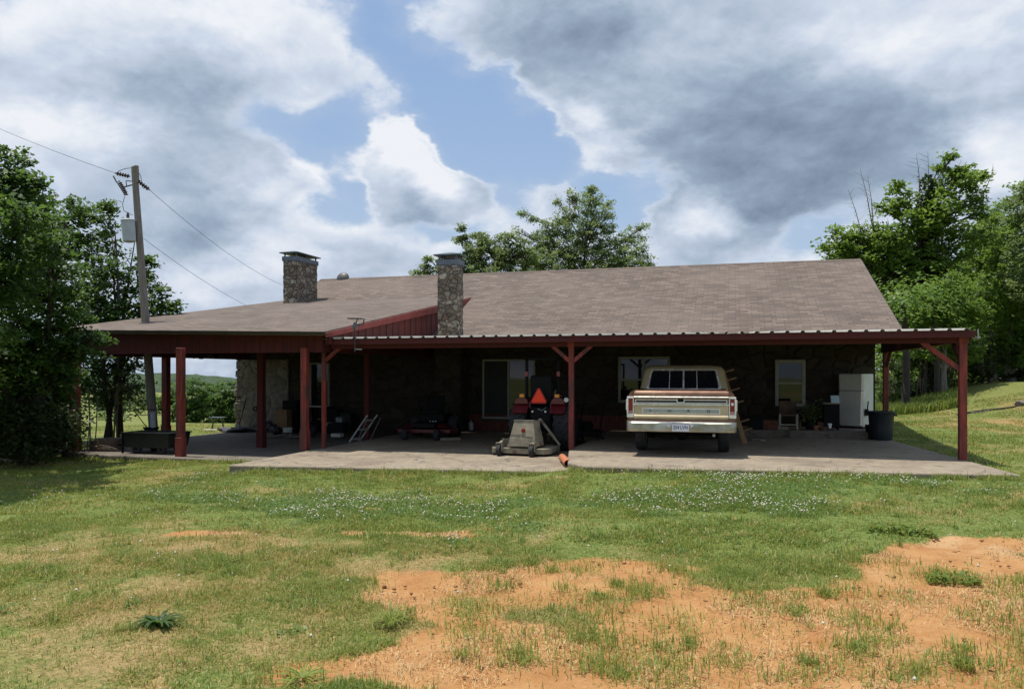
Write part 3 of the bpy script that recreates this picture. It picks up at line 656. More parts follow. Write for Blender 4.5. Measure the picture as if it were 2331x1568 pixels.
def mound(name, label, px, py, w, d, h, n, leaf, mat, seed):
    c = on_z(px, py, -.11); c.z = zf(c.x, c.y); r = np.random.RandomState(seed)
    p = np.stack([c.x+r.uniform(-.8, .8, n)*w, c.y+r.uniform(-.8, .8, n)*d, np.zeros(n)], 1); p[:, 2] = zg(p[:, 0], p[:, 1])+r.uniform(.01, 1, n)**1.8*h
    return tag(leaf_quads(name, p, leaf*r.uniform(.6, 1.3, n), np.clip(r.normal(.22, .14, n), 0, 1), M[mat], flat=.35, rng=r), label, 'weed')
mound('low_weed', 'low dark green weed mat at the upper edge of the right dirt patch', 2050, 1222, .40, .14, .08, 520, .045, 'grass', 8)
mound('clumpy_weed', 'dense green weed clump in the middle of the right dirt area', 2170, 1330, .24, .10, .06, 300, .035, 'grass', 9)
# ------------------------------------------------------------------ the house
WY = 21.6; RX = 4.04; LX = -15.75; EY, EZ, RYY, RZ = 20.75, 2.56, 27.3, 5.28
SL = (RZ-EZ)/(RYY-EY)
house = thing('house', 'long stone ranch house with brown shingle roof and deep red-trimmed porch', 'house', (-6, WY, -.1))
mb = MB().prism([(WY,-.5),(33,-.5),(33,2.75),(RYY,5.06),(WY,2.72)], 'x', -15.5, 3.53)
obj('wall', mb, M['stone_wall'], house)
# rough pale quoin stones at the sunlit left corner of the wall
rng = random.Random(4); mb = MB(); z = -.5
while z < 2.3:
    h = rng.uniform(.14, .30); w = rng.uniform(.02, .13); d = rng.uniform(.02, .09)
    def rj(): return rng.uniform(-.03, .03)
    mb.add([(x+rj(), y+rj(), zz+rj()*.6) for zz in (z+.01, z+h-.008) for x, y in ((-15.5-w, WY-d), (-15.5+rng.uniform(.2,.5), WY-d*.8), (-15.5+.3, WY+.25), (-15.5-w, WY+.25))],
           [(3,2,1,0),(4,5,6,7),(0,1,5,4),(1,2,6,5),(2,3,7,6),(3,0,4,7)]); z += h
obj('corner_stone', mb, M['stone_pale'], house, bevel=.03)
obj('stone_facing', MB().box(-15.35, WY-.05, -.4, -13.6, WY+.02, 2.0), M['stone_pale'], house, bevel=.03)
# roof with its two slopes
t = .11
mb = MB().prism([(EY,EZ-t),(EY,EZ),(RYY,RZ),(33.9,EZ),(33.9,EZ-t),(RYY,RZ-t-.03)], 'x', LX, RX)
roof = obj('roof', mb, M['shingle'], house)
mb = MB().prism([(EY-.01,EZ-t-.09),(EY-.01,EZ-.012),(RYY,RZ-.012),(33.91,EZ-.012),(33.91,EZ-t-.09),(RYY,RZ-t-.16)], 'x', RX-.03, RX+.014)
obj('rake_board', mb, M['dark_trim'], roof)
mb = MB().prism([(RYY-.14,RZ-.05),(RYY,RZ+.022),(RYY+.14,RZ-.05),(RYY,RZ+.004)], 'x', LX+.02, RX-.02)
obj('ridge_cap', mb, M['shingle'], roof)
# low-pitched porch roof running down in front of the main slope
FY = 14.85
fl, fr = on_y(108, 750, FY), on_y(741, 754.5, FY)
PXR = fr.x; pit = .172
by = 24.9
def pz(x, y):
    k = (x-fl.x)/(PXR-fl.x); zf_ = fl.z+(fr.z-fl.z)*k; return zf_ + (y-FY)*(pit-.012*(1-k))
ring = lambda x, dz: [(x, FY, pz(x, FY)+dz), (x, by, pz(x, by)+dz)]
top = [ring(fl.x, 0), ring(PXR, 0)]
vs = [top[0][0], top[1][0], top[1][1], top[0][1]]
mb = MB().add(vs + [(p[0], p[1], p[2]-.09) for p in vs], [(0,1,2,3),(7,6,5,4),(0,4,5,1),(1,5,6,2),(2,6,7,3),(3,7,4,0)])
proof = obj('porch_roof', mb, M['shingle'], house)
mb = MB()
for dz0, dz1, dy in ((-.015,-.075,.09),): mb.add([(fl.x,FY-dy,fl.z+dz0),(PXR,FY-dy,fr.z+dz0),(PXR,FY-.004,fr.z+dz0),(fl.x,FY-.004,fl.z+dz0),(fl.x,FY-dy+.02,fl.z+dz1),(PXR,FY-dy+.02,fr.z+dz1),(PXR,FY-.004,fr.z+dz1),(fl.x,FY-.004,fl.z+dz1)],
    [(0,1,2,3),(7,6,5,4),(0,4,5,1),(1,5,6,2),(2,6,7,3),(3,7,4,0)])
obj('gutter', mb, M['dark_trim'], proof)
# sloping red board and the boarded triangle under the right edge
x0 = PXR+.003
ye = 24.4
mb = MB().add([(x0,FY-.02,pz(PXR,FY)-.03),(x0,ye,pz(PXR,ye)-.02),(x0,ye,pz(PXR,ye)-.25),(x0,FY-.02,pz(PXR,FY)-.13),
               (x0+.04,FY-.02,pz(PXR,FY)-.03),(x0+.04,ye,pz(PXR,ye)-.02),(x0+.04,ye,pz(PXR,ye)-.25),(x0+.04,FY-.02,pz(PXR,FY)-.13)],
              [(0,1,2,3),(7,6,5,4),(0,4,5,1),(1,5,6,2),(2,6,7,3),(3,7,4,0)])
obj('rake_board', mb, M['red_worn'], proof, label='sloping red rake board with peeling paint')
mb = MB(); yy = FY+.25; k = 0
while yy < 24.1:
    y2 = min(yy+.19, 24.1); zt = min(pz(PXR,yy)-.12, 9); zb = max(2.2, EZ+SL*(yy-EY)-.1)
    if zt > zb+.02:
        dx = .0 if k % 2 else .012
        mb.add([(PXR-.05,yy,zb),(PXR-.05,y2-.008,zb),(PXR-.05,y2-.008,zt+.03),(PXR-.05,yy,zt),(PXR-.02-dx,yy,zb),(PXR-.02-dx,y2-.008,zb),(PXR-.02-dx,y2-.008,zt+.03),(PXR-.02-dx,yy,zt)],
               [(3,2,1,0),(4,5,6,7),(0,1,5,4),(1,2,6,5),(2,3,7,6),(3,0,4,7)])
    yy = y2; k += 1
obj('gable_siding', mb, M['red_mid'], house)
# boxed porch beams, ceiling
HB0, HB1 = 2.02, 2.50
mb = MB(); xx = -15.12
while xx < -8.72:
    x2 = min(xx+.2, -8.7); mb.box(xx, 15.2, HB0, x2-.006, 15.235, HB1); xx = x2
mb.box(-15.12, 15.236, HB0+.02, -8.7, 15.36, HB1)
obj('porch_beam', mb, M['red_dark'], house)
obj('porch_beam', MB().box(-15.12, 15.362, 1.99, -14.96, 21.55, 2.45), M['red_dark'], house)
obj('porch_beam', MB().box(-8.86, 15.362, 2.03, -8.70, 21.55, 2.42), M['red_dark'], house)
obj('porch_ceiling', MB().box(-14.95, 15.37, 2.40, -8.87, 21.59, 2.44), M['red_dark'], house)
def porch_post(x, y, zb, zt, w=.15, mat='red', base=True):
    p = obj('post', MB().box(x-w/2, y-w/2, zb, x+w/2, y+w/2, zt), M[mat], house, bevel=.012)
    if base: obj('post_base', MB().box(x-w/2-.013, y-w/2-.013, zb-.004, x+w/2+.013, y+w/2+.013, zb+.42), M[mat], p, bevel=.008)
q = on_z(408, 1039, -.29); porch_post(q.x, 15.08 if q.y > 15.08 else q.y+.05, -.29, HB0+.1)
porch_post(-9.12, 15.13, -.13, HB0+.1, .145)
q = at_t(170, 900, 18.35); porch_post(q.x, q.y, -.40, 2.30, .19)
q = at_t(378, 900, 21.1); porch_post(q.x, q.y, -.30, 2.0, .17)
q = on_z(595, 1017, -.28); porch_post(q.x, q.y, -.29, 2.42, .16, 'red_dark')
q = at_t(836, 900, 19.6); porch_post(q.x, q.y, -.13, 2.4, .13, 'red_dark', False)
# chimneys
def stone_stack(x0, y0, x1, y1, z0, z1, seed, jit=.022):
    r = np.random.RandomState(seed); mb = MB(); st = .075
    def side(ax, bx, fixed, axis, out):
        nu = max(2, int((bx-ax)/st)); nz = int((z1-z0)/st); vs = []; fs = []
        for j in range(nz+1):
            for i in range(nu+1):
                u = ax+(bx-ax)*i/nu; zz = z0+(z1-z0)*j/nz
                cu, cz = int(u/.17+.5*(int(zz/.14) % 2)), int(zz/.14)
                q = (math.sin(cu*12.9898+cz*78.233+seed)*43758.5453) % 1
                d = jit*(q*1.6-.3)+r.uniform(-.006, .006)
                if i in (0, nu): d *= .6
                o_ = fixed+out*d
                uu = u + (r.uniform(-.012,.012) if 0 < i < nu else (-1 if i == 0 else 1)*jit*(q-.4)*1.2)
                vs.append((uu, o_, zz) if axis == 'x' else (o_, uu, zz))
        for j in range(nz):
            for i in range(nu): fs.append((j*(nu+1)+i, j*(nu+1)+i+1, (j+1)*(nu+1)+i+1, (j+1)*(nu+1)+i))
        mb.add(vs, fs)
    side(x0, x1, y0, 'x', -1); side(x0, x1, y1, 'x', 1); side(y0, y1, x0, 'y', -1); side(y0, y1, x1, 'y', 1)
    mb.box(x0+.02, y0+.02, z0, x1-.02, y1-.02, z1-.005)
    return mb
def chimney(x0, y0, x1, y1, z0, z1, seed):
    c = obj('chimney', stone_stack(x0, y0, x1, y1, z0, z1, seed), M['stone'], house, smooth=35)
    mb = MB().box(x0-.045, y0-.045, z1, x1+.045, y1+.045, z1+.15)
    mb.box(x0-.02, y0-.02, z1-.03, x1+.02, y1+.02, z1-.002)
    for px in (x0+.03, x1-.03):
        for py in (y0+.03, y1-.03, (y0+y1)/2): mb.box(px-.022, py-.022, z1+.15, px+.022, py+.022, z1+.26)
    obj('cap_frame', mb, M['cap_dark'], c, bevel=.006)
    mx, my = (x0+x1)/2, (y0+y1)/2; e = .11; zz = z1+.26
    rx, ry = (x1-x0)/2, (y1-y0)/2; k = min(rx, ry)
    mb = MB().add([(x0-e,y0-e,zz),(x1+e,y0-e,zz),(x1+e,y1+e,zz),(x0-e,y1+e,zz),(x0-e,y0-e,zz+.03),(x1+e,y0-e,zz+.03),(x1+e,y1+e,zz+.03),(x0-e,y1+e,zz+.03),
                   (mx-rx+k,my-ry+k,zz+.12),(mx+rx-k,my-ry+k,zz+.12),(mx+rx-k,my+ry-k,zz+.12),(mx-rx+k,my+ry-k,zz+.12)],
                  [(3,2,1,0),(0,1,5,4),(1,2,6,5),(2,3,7,6),(3,0,4,7),(4,5,9,8),(5,6,10,9),(6,7,11,10),(7,4,8,11)])
    mb.v = [tuple(p) for p in mb.v]; obj('chimney_cap', mb, M['teal'], c)
    obj('flue', MB().box(mx-rx*.5, my-ry*.5, z1-.02, mx+rx*.5, my+ry*.5, z1+.2), M['black'], c)
    return c
chimney(-14.93, 23.4, -14.43, 24.75, 3.2, 5.44, 11)
chimney(-7.97, 20.25, -7.40, 20.70, 2.58, 4.60, 23)
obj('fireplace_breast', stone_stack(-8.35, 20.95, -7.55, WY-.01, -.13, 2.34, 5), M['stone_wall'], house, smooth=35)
# windows and doors: a frame with its panes, proud of the wall
def window(name, px0, py0, px1, py1, cols=1, rows=1, fw=.075, Y=WY, mat='white_frame', panes=None):
    a, b = on_y(px0, py0, Y), on_y(px1, py1, Y); x0, x1, z0, z1 = a.x, b.x, b.z, a.z
    mb = MB().box(x0, Y-.09, z0, x0+fw, Y+.05, z1).box(x1-fw, Y-.09, z0, x1, Y+.05, z1).box(x0+fw, Y-.09, z1-fw, x1-fw, Y+.05, z1).box(x0+fw, Y-.10, z0, x1-fw, Y+.05, z0+fw)
    for i in range(1, cols): xm = x0+(x1-x0)*i/cols; mb.box(xm-fw*.5, Y-.085, z0+fw, xm+fw*.5, Y+.04, z1-fw)
    f = obj(name, mb, M[mat], house, bevel=.006)
    for i in range(cols):
        for j in range(rows):
            xa = x0+fw+(x1-x0-2*fw)*i/cols; xb = x0+fw+(x1-x0-2*fw)*(i+1)/cols; za = z0+fw+(z1-z0-2*fw)*j/rows; zb = z0+fw+(z1-z0-2*fw)*(j+1)/rows
            obj('pane', MB().box(xa, Y-.055+.015*(j % 2), za, xb, Y-.035+.015*(j % 2), zb), M[(panes or ['glass']*9)[i]], f)
    if rows == 2:
        zm = (z0+z1)/2; obj('sash_rail', MB().box(x0+fw, Y-.075, zm-.025, x1-fw, Y-.057, zm+.025), M[mat], f)
    obj('window_sill', MB().box(x0-.04, Y-.14, z0-.045, x1+.04, Y-.101, z0-.003), M['dark_trim'], f)
    return f
window('sliding_window', 1100, 818, 1219, 954, 2, 1, .055, panes=['screen','glass'])
window('window', 1408, 812, 1525, 917, 2, 2, .07)
window('window', 1764, 819, 1833, 925, 1, 2, .085)
window('door', 1756-1058+10, 826, 752, 1003, 1, 1, .05, panes=['glass'])
q0, q1 = on_y(1040, 958, WY), on_y(1400, 1000, WY)
obj('brick_base', MB().box(-7.5, WY-.075, -.13, -1.25, WY+.01, .36), M['brick'], house)
# ------------------------------------------------------------------ the carport
CY0 = 15.2
carport = thing('carport', 'low carport with ribbed metal roof and braced red timber posts', 'carport', (-2, 15.5, 0))
cx0, cx1 = on_y(738, 768, CY0).x, on_y(2226, 750, CY0).x
def cz(y): return 2.315 + (y-CY0)*.049
RB = .27; mb = MB(); xs = []; X = cx0; prof = []
while X < cx1:
    prof += [(X, 0), (X+RB*.62, 0), (X+RB*.70, .034), (X+RB*.86, .034), (X+RB*.94, 0)]; X += RB
prof = [p for p in prof if p[0] <= cx1] + [(cx1, 0)]
def sheet(pr, y0, y1):
    n = len(pr); vs = []
    for y in (y0, y1):
        for d in (0, -.006): vs += [(p[0], y, cz(y)+p[1]+d) for p in pr]
    fs = [(i, i+1, 2*n+i+1, 2*n+i) for i in range(n-1)] + [(n+i+1, n+i, 3*n+i, 3*n+i+1) for i in range(n-1)]
    fs += [(n+i, n+i+1, i+1, i) for i in range(n-1)] + [(2*n+i, 2*n+i+1, 3*n+i+1, 3*n+i) for i in range(n-1)]
    mb.add(vs, fs)
side = [p for p in prof if p[0] > 4.10]
sheet([p for p in prof if p[0] <= 4.10], CY0-.04, 20.72); sheet(side, CY0-.04, 23.1)
obj('metal_roof', mb, M['steel_roof'], carport)
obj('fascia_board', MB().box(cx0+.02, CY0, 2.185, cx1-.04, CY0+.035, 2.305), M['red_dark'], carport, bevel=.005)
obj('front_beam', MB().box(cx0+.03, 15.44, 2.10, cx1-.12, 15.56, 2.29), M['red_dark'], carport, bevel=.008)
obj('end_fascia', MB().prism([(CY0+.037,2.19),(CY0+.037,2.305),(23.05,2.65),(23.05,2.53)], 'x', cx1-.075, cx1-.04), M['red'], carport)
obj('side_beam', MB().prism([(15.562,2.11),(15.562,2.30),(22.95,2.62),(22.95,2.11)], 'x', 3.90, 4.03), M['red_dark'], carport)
for i, xr in enumerate(np.arange(cx0+.4, cx1-.5, .61)):
    ye_ = 20.6
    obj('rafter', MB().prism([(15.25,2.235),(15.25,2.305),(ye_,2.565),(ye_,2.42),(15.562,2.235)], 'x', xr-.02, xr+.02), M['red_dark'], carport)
def cpost(px, pyb, zb, w, y=15.5, top=2.105, block=True):
    d = ray(px, 900); x = d[0]*y/d[1]
    p = obj('post', MB().box(x-w/2, y-w/2, zb, x+w/2, y+w/2, top), M['red'], carport, bevel=.008)
    if block: obj('post_block', MB().box(x-w/2-.02, y-w/2-.03, top-.01, x+w/2+.02, y-.075, top+.12), M['red'], p, bevel=.006)
    return x
xa = cpost(737.5, 1022, -.13, .085); xb = cpost(1301, 1020, 0, .105); xc = cpost(2191, 1050, -.004, .125)
obj('post', MB().box(3.90, 22.6, -.05, 4.03, 22.73, 2.105), M['red'], carport, bevel=.008)
def brace(x, dx, y=15.5, z0=1.78, z1=2.11, w=.075): obj('brace', MB().bar((x+.04*np.sign(dx), y, z0), (x+dx, y, z1), w, w*.8, up=(0,1,0)), M['red'], carport)
brace(xa, .40, z0=1.84, z1=2.13); brace(xb, -.40, z0=1.80, z1=2.12); brace(xb, .42, z0=1.80, z1=2.12); brace(xc, -.66, z0=1.62, z1=2.12, w=.085)
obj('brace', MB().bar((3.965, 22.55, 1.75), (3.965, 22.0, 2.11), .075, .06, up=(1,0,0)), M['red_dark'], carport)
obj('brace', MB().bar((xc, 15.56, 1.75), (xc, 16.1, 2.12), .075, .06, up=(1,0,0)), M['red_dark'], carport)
# a stub of gutter hanging off the right end of the sheet
obj('gutter_bracket', MB().box(cx1+.003, CY0+.02, 2.17, cx1+.05, CY0+.36, 2.20).box(cx1+.005, CY0+.02, 2.203, cx1+.02, CY0+.05, 2.33), M['steel'], carport)

# things fixed to the roofs
p = on_y(808, 760, 15.12)
yl = thing('yard_light', 'dark flat-capped lamp bracket on a thin pole at the carport eave', 'light', (p.x, p.y, 2.05))
obj('pole', MB().tube([(p.x,p.y,2.02),(p.x,p.y,2.50)], .016, 8), M['dark_trim'], yl)
obj('socket', MB().lathe([(.03,2.50),(.045,2.53),(.045,2.62),(.02,2.66)], (p.x,p.y,0), seg=12), M['teal'], yl, smooth=40)
obj('shade', MB().prism([(p.x-.15,2.735),(p.x-.13,2.755),(p.x+.20,2.745),(p.x+.25,2.72),(p.x+.2,2.725)], 'y', p.y-.09, p.y+.09), M['dark_trim'], yl)
obj('bracket', MB().bar((p.x+.03,p.y,2.64),(p.x+.06,p.y,2.73),.018).bar((p.x+.05,p.y,2.60),(p.x+.2,p.y,2.60),.018).bar((p.x+.2,p.y,2.60),(p.x+.22,p.y,2.725),.018), M['dark_trim'], yl)
obj('bracket', MB().bar((p.x,p.y,2.08),(p.x+.16,p.y+.02,2.07),.02), M['steel'], yl)
c = at_t(780, 633, 30.2)
ds = thing('satellite_dish', 'small grey-brown dish showing above the roof ridge beside the left chimney', 'dish', (c.x, c.y, c.z-.2))
mb = MB(); mb.M = Matrix.Translation(c) @ Matrix.Rotation(R(72), 4, 'X') @ Matrix.Rotation(R(8), 4, 'Y')
mb.lathe([(.001,.07),(.10,.06),(.19,.028),(.25,-.02),(.255,-.025),(.19,.018),(.10,.048),(.001,.06)], (0,0,0), seg=28)
obj('reflector', mb, M['dish'], ds, smooth=50)
obj('mast', MB().tube([(c.x,c.y+.04,c.z-.5),(c.x,c.y+.05,c.z-.02)], .02, 8), M['steel'], ds)
# ------------------------------------------------------------------ vehicles
M['pale_lens'] = pmat('pale_pink_lens', (.42,.20,.19), .25, var=.1)
def pt_mat(loc, rz): return Matrix.Translation(loc) @ Matrix.Rotation(rz, 4, 'Z')
def lobj(name, mb, mat, parent, **kw): return obj(name, mb, mat, parent, world=False, **kw)
def tyre(mb, c, r, w, axis='x', seg=28, hole=.55):
    h = w/2; mb.lathe([(r*hole,-h*.9),(r*.86,-h),(r*.97,-h*.82),(r,-h*.5),(r,h*.5),(r*.97,h*.82),(r*.86,h),(r*hole,h*.9)], c, axis, seg, closed=True); return mb
# --- pickup truck: y = 0 at the tailgate face, nose towards +y
tc_ = at_t(1549.5, 900, 14.3)
TH = R(2.1)
truck = thing('pickup_truck', 'old two-tone tan and copper pickup truck parked tail-out under the carport', 'pickup', (tc_.x, tc_.y, .0), TH)
def skin(sgn, y0, y1, arch, prof):
    """one body side: profile lofted along y, lower edge lifted round the wheel arch"""
    ys = sorted(set(list(np.linspace(y0, y1, 26)) + ([arch[0]+arch[1]*math.cos(a) for a in np.linspace(.02, math.pi-.02, 17)] if arch else [])))
    rings = []
    for yy in ys:
        zb = prof[0][1]
        if arch and abs(yy-arch[0]) < arch[1]: zb = max(zb, arch[2]+math.sqrt(arch[1]**2-(yy-arch[0])**2))
        zt = prof[-1][1]; ring = []
        def xat(z):
            for (xa_, za), (xb_, zb_) in zip(prof, prof[1:]):
                if za <= z <= zb_: return xa_+(xb_-xa_)*(z-za)/(zb_-za)
            return prof[-1][0]
        zz = [zb+(zt-zb)*k/14 for k in range(15)]
        out = [(sgn*xat(z), yy, z) for z in zz]; inn = [(sgn*(xat(z)-.035), yy, z) for z in zz[::-1]]
        rings.append(out+inn)
    return rings
PROF = [(.955,.50),(.975,.62),(.985,.80),(.99,.93),(.985,1.04),(.975,1.11),(.955,1.16),(.925,1.20),(.885,1.225),(.85,1.235)]
bed = MB()
for s in (-1, 1): bed.loft(skin(s, .015, 2.12, (1.18,.44,.36), PROF))
bed.box(-.85,.06,.62,.85,2.12,.66).box(-.86,2.08,.60,.86,2.12,1.22)
for s in (-1,1): bed.box(min(s*.82,s*.87),.05,.66,max(s*.82,s*.87),2.08,1.225)
for s in (-1,1): bed.prism([(s*.8625,.60)]+[(s*p[0],p[1]) for p in PROF[1:]]+[(s*.8625,1.2345)], 'y', .002, .07)
lobj('bed', bed, M['copper'], truck, smooth=40)
cabm = MB()
for s in (-1, 1): cabm.loft(skin(s, 2.16, 3.62, None, PROF[:8]+[(.90,1.21)]))
cabm.box(-.90,2.16,.5,.90,2.2,1.20).box(-.9,3.55,.5,.9,3.6,1.2).box(-.9,2.2,.45,.9,3.6,.5)
lobj('door', cabm, M['copper'], truck, smooth=40)
# cab upper: rounded plan sections from belt to roof
def cabring(w, ya, yb, z, r):
    pts = []
    for cx_, cy_, a0 in ((w-r,ya+r,-90),(w-r,yb-r,0),(-w+r,yb-r,90),(-w+r,ya+r,180)):
        for k in range(6): a = R(a0+k*18); pts.append((cx_+r*math.cos(a), cy_+r*math.sin(a), z))
    return pts
rings = [cabring(.925,2.17,3.66,1.195,.10), cabring(.915,2.18,3.62,1.24,.10), cabring(.845,2.31,3.22,1.60,.12), cabring(.82,2.34,3.14,1.665,.14), cabring(.765,2.39,3.05,1.705,.16), cabring(.62,2.52,2.92,1.73,.2)]
cab = lobj('cab', MB().loft(rings), M['tan_cab'], truck, smooth=45)
# back window: rim, four panes, dividers on the sloping rear face
def rear(x, z, d=0): return (x, 2.18+.12*(z-1.24)/.36-.012-d, z)
def wpoly(wb, wt, zb, zt, r, d):
    pts = []
    for cx_, cz_, a0 in ((wb-r,zb+r,-90),(wt-r,zt-r,0),(-wt+r,zt-r,90),(-wb+r,zb+r,180)):
        for k in range(5): a = R(a0+k*22.5); pts.append(rear(cx_+r*math.cos(a), cz_+r*math.sin(a), d))
    return pts
o_, i_ = wpoly(.775,.70,1.195,1.645,.06,.016), wpoly(.735,.665,1.232,1.612,.045,.016); ob, ib = wpoly(.775,.70,1.195,1.645,.06,-.02), wpoly(.735,.665,1.232,1.612,.045,-.02)
n = len(o_); mb = MB().add(o_+i_+ob+ib, [f for k in range(n) for f in ((k,(k+1)%n,n+(k+1)%n,n+k),(2*n+k,2*n+(k+1)%n,(k+1)%n,k),(n+k,n+(k+1)%n,3*n+(k+1)%n,3*n+k))])
rw = lobj('rear_window', mb, M['chrome'], cab, smooth=30)
for xa_, xb_ in ((-.72,-.305),(-.29,-.015),(.015,.275),(.29,.72)):
    za, zb_ = 1.233, 1.611; ta = .89
    def cl(x, z): lim = .732-.07*(z-1.233)/.378; return max(-lim, min(lim, x))
    v_ = [rear(cl(xa_,za),za,.003), rear(cl(xb_,za),za,.003), rear(cl(xb_,zb_),zb_,.003), rear(cl(xa_,zb_),zb_,.003)]; w_ = [(p[0],p[1]+.012,p[2]) for p in v_]
    lobj('glass', MB().add(v_+w_, [(0,1,2,3),(7,6,5,4),(0,4,5,1),(1,5,6,2),(2,6,7,3),(3,7,4,0)]), M['glass_auto'], cab)
for x_, w_ in ((-.298,.016),(0,.034),(.282,.016)): lobj('divider', MB().bar(rear(x_,1.232,.012), rear(x_*.97,1.613,.012), w_, .016, up=(0,1,0)), M['chrome'], cab)
# side windows and windscreen
for s in (-1,1):
    q_ = [(s*.912,2.34,1.25),(s*.912,3.42,1.25),(s*.812,3.12,1.59),(s*.812,2.42,1.59)]; q2 = [(p[0]-s*.03,p[1],p[2]) for p in q_]
    lobj('glass', MB().add([(p[0]+s*.006,p[1],p[2]) for p in q_]+q2, [(0,1,2,3),(7,6,5,4),(0,4,5,1),(1,5,6,2),(2,6,7,3),(3,7,4,0)]), M['glass_auto'], cab)
q_ = [(-.84,3.64,1.25),(.84,3.64,1.25),(.72,3.21,1.6),(-.72,3.21,1.6)]; lobj('windscreen', MB().add([(p[0],p[1]+.012,p[2]) for p in q_]+[(p[0],p[1]-.02,p[2]) for p in q_], [(0,1,2,3),(7,6,5,4),(0,4,5,1),(1,5,6,2),(2,6,7,3),(3,7,4,0)]), M['glass_auto'], cab)
# nose
nose = MB()
for s in (-1,1): nose.loft(skin(s, 3.64, 5.15, (4.35,.43,.36), PROF[:8]+[(.89,1.16)]))
nose.loft([[(-.89,3.62,1.13),(.89,3.62,1.13),(.89,3.62,1.19),(0,3.62,1.23),(-.89,3.62,1.19)],[(-.88,5.1,1.05),(.88,5.1,1.05),(.88,5.1,1.13),(0,5.1,1.16),(-.88,5.1,1.13)]]).box(-.95,5.1,.5,.95,5.15,1.1)
lobj('hood', nose, M['copper'], truck, smooth=35)
# tailgate: rolled top, pressed face, tan lower panel
tg = MB().prism([(.04,.70),(.004,.72),(-.012,.745),(-.022,.78),(-.012,.80),(-.006,.95),(-.006,1.105),(-.02,1.13),(-.018,1.17),(0,1.205),(.025,1.228),(.06,1.232),(.06,.70)], 'x', -.858, .858)
tail = lobj('tailgate', tg, M['copper'], truck, smooth=50)
lobj('lower_panel', MB().prism([(-.012,.70),(-.030,.722),(-.052,.748),(-.042,.772),(-.0165,.79),(-.0155,.952),(-.0065,.952),(-.0065,.70)], 'x', -.855, .855), M['cream'], tail, smooth=35)
lobj('trim_strip', MB().prism([(-.008,1.092),(-.032,1.097),(-.036,1.112),(-.020,1.124),(-.008,1.124)], 'x', -.86, .86).prism([(-.008,.955),(-.032,.957),(-.034,.980),(-.014,.992),(-.008,.99)], 'x', -.86, .86), M['chrome'], tail, smooth=30)
lobj('trim_frame', MB().box(-.835,-.021,1.052,.835,-.0075,1.064).box(-.835,-.021,.997,.835,-.0075,1.008).box(-.835,-.021,1.008,-.822,-.0075,1.052).box(.822,-.021,1.008,.835,-.0075,1.052), M['chrome'], tail)
lobj('trim_band', MB().box(-.821,-.012,1.009,.821,-.0075,1.051), M['dark_trim'], tail)
lobj('handle', MB().prism([(-.075,1.075),(-.068,1.01),(-.05,1.0),(.05,1.0),(.068,1.01),(.075,1.075),(.06,1.075),(.054,1.018),(-.054,1.018),(-.06,1.075)], 'y', -.03, -.022), M['chrome'], tail)
lobj('handle_recess', MB().box(-.058,-.0225,1.019,.058,-.0195,1.073), M['black'], tail)
lp = lobj('letter_panel', MB().box(-.712,-.026,.800,.712,-.0168,.904), M['chrome'], tail, bevel=.006)
lobj('letter_field', MB().box(-.692,-.029,.815,.692,-.0262,.889), M['panel'], lp)
for ch, x_ in zip('FORD', (-.555,-.20,.145,.505)):
    text_part('letter', ch, .062, M['dark_trim'], lp, (x_, -.0305, .852), (R(90), 0, 0), .0012, .0012, 1.35)
# tail lamps: white-chrome bezel, red lens, white reversing lens
for s in (-1, 1):
    xa_, xb_ = sorted((s*.862, s*.992))
    bz = MB(); xi0, xi1 = sorted((s*.884, s*.962))
    bz.box(xa_,-.028,1.082,xb_,.012,1.118).box(xa_,-.028,.725,xb_,.012,.792).box(min(s*.862,s*.883),-.028,.793,max(s*.862,s*.883),.012,1.081).box(min(s*.963,s*.995),-.028,.793,max(s*.963,s*.995),.05,1.081)
    tl = lobj('tail_lamp', bz, M['chrome'], truck, bevel=.01)
    lobj('lens', MB().box(xi0,-.022,.856,xi1,.005,1.08), M['tail_red'], tl, bevel=.006)
    lobj('reverse_lens', MB().box(xi0,-.021,.793,xi1,.005,.853), M['pale_lens'], tl, bevel=.004)
    lobj('side_marker', MB().box(min(s*.991,s*1.012),.01,.86,max(s*.991,s*1.012),.10,1.06), M['chrome'], truck, bevel=.008)
lobj('reflector', MB().lathe([(.001,-.034),(.024,-.033),(.026,-.0225)], (.925,0,.985), 'y', 14), M['white_plastic'], truck)
lobj('roll_pan', MB().prism([(.0,.70),(-.004,.655),(.10,.60),(.14,.70)], 'x', -.93, .93), M['copper'], truck)
# bumper
def bprof(dy): return [(-.155+dy,.475),(-.172+dy,.50),(-.165+dy,.56),(-.172+dy,.628),(-.150+dy,.655),(-.02+dy,.655),(-.02+dy,.64),(-.13+dy,.63),(-.14+dy,.50),(-.12+dy,.475)]
rings = []
for x_, dy in ((-1.0,.20),(-.985,.09),(-.95,.03),(-.88,.0),(-.5,-.01),(-.22,-.012),(-.18,.015),(.17,.015),(.21,-.012),(.5,-.01),(.88,0),(.95,.02),(.985,.07),(1.0,.18)):
    rings.append([(x_, p[0], p[1]) for p in bprof(dy)])
bp = lobj('bumper', MB().loft(rings), M['bumper'], truck, smooth=40)
pl = lobj('licence_plate', MB().box(-.155,-.172,.487,.155,-.166,.638), M['plate'], truck)
text_part('plate_number', '254 LVN', .088, M['plate_ink'], pl, (0,-.1735,.556), (R(90),0,0), .001, .0012, .82)
lobj('plate_border', MB().box(-.155,-.1745,.626,.155,-.1725,.638), M['plate_ink'], pl)
for x_ in (-.215,.205): lobj('plate_lamp', MB().lathe([(.018,-.20),(.018,-.16)], (x_,0,.585), 'y', 10), M['chrome'], truck, smooth=40)
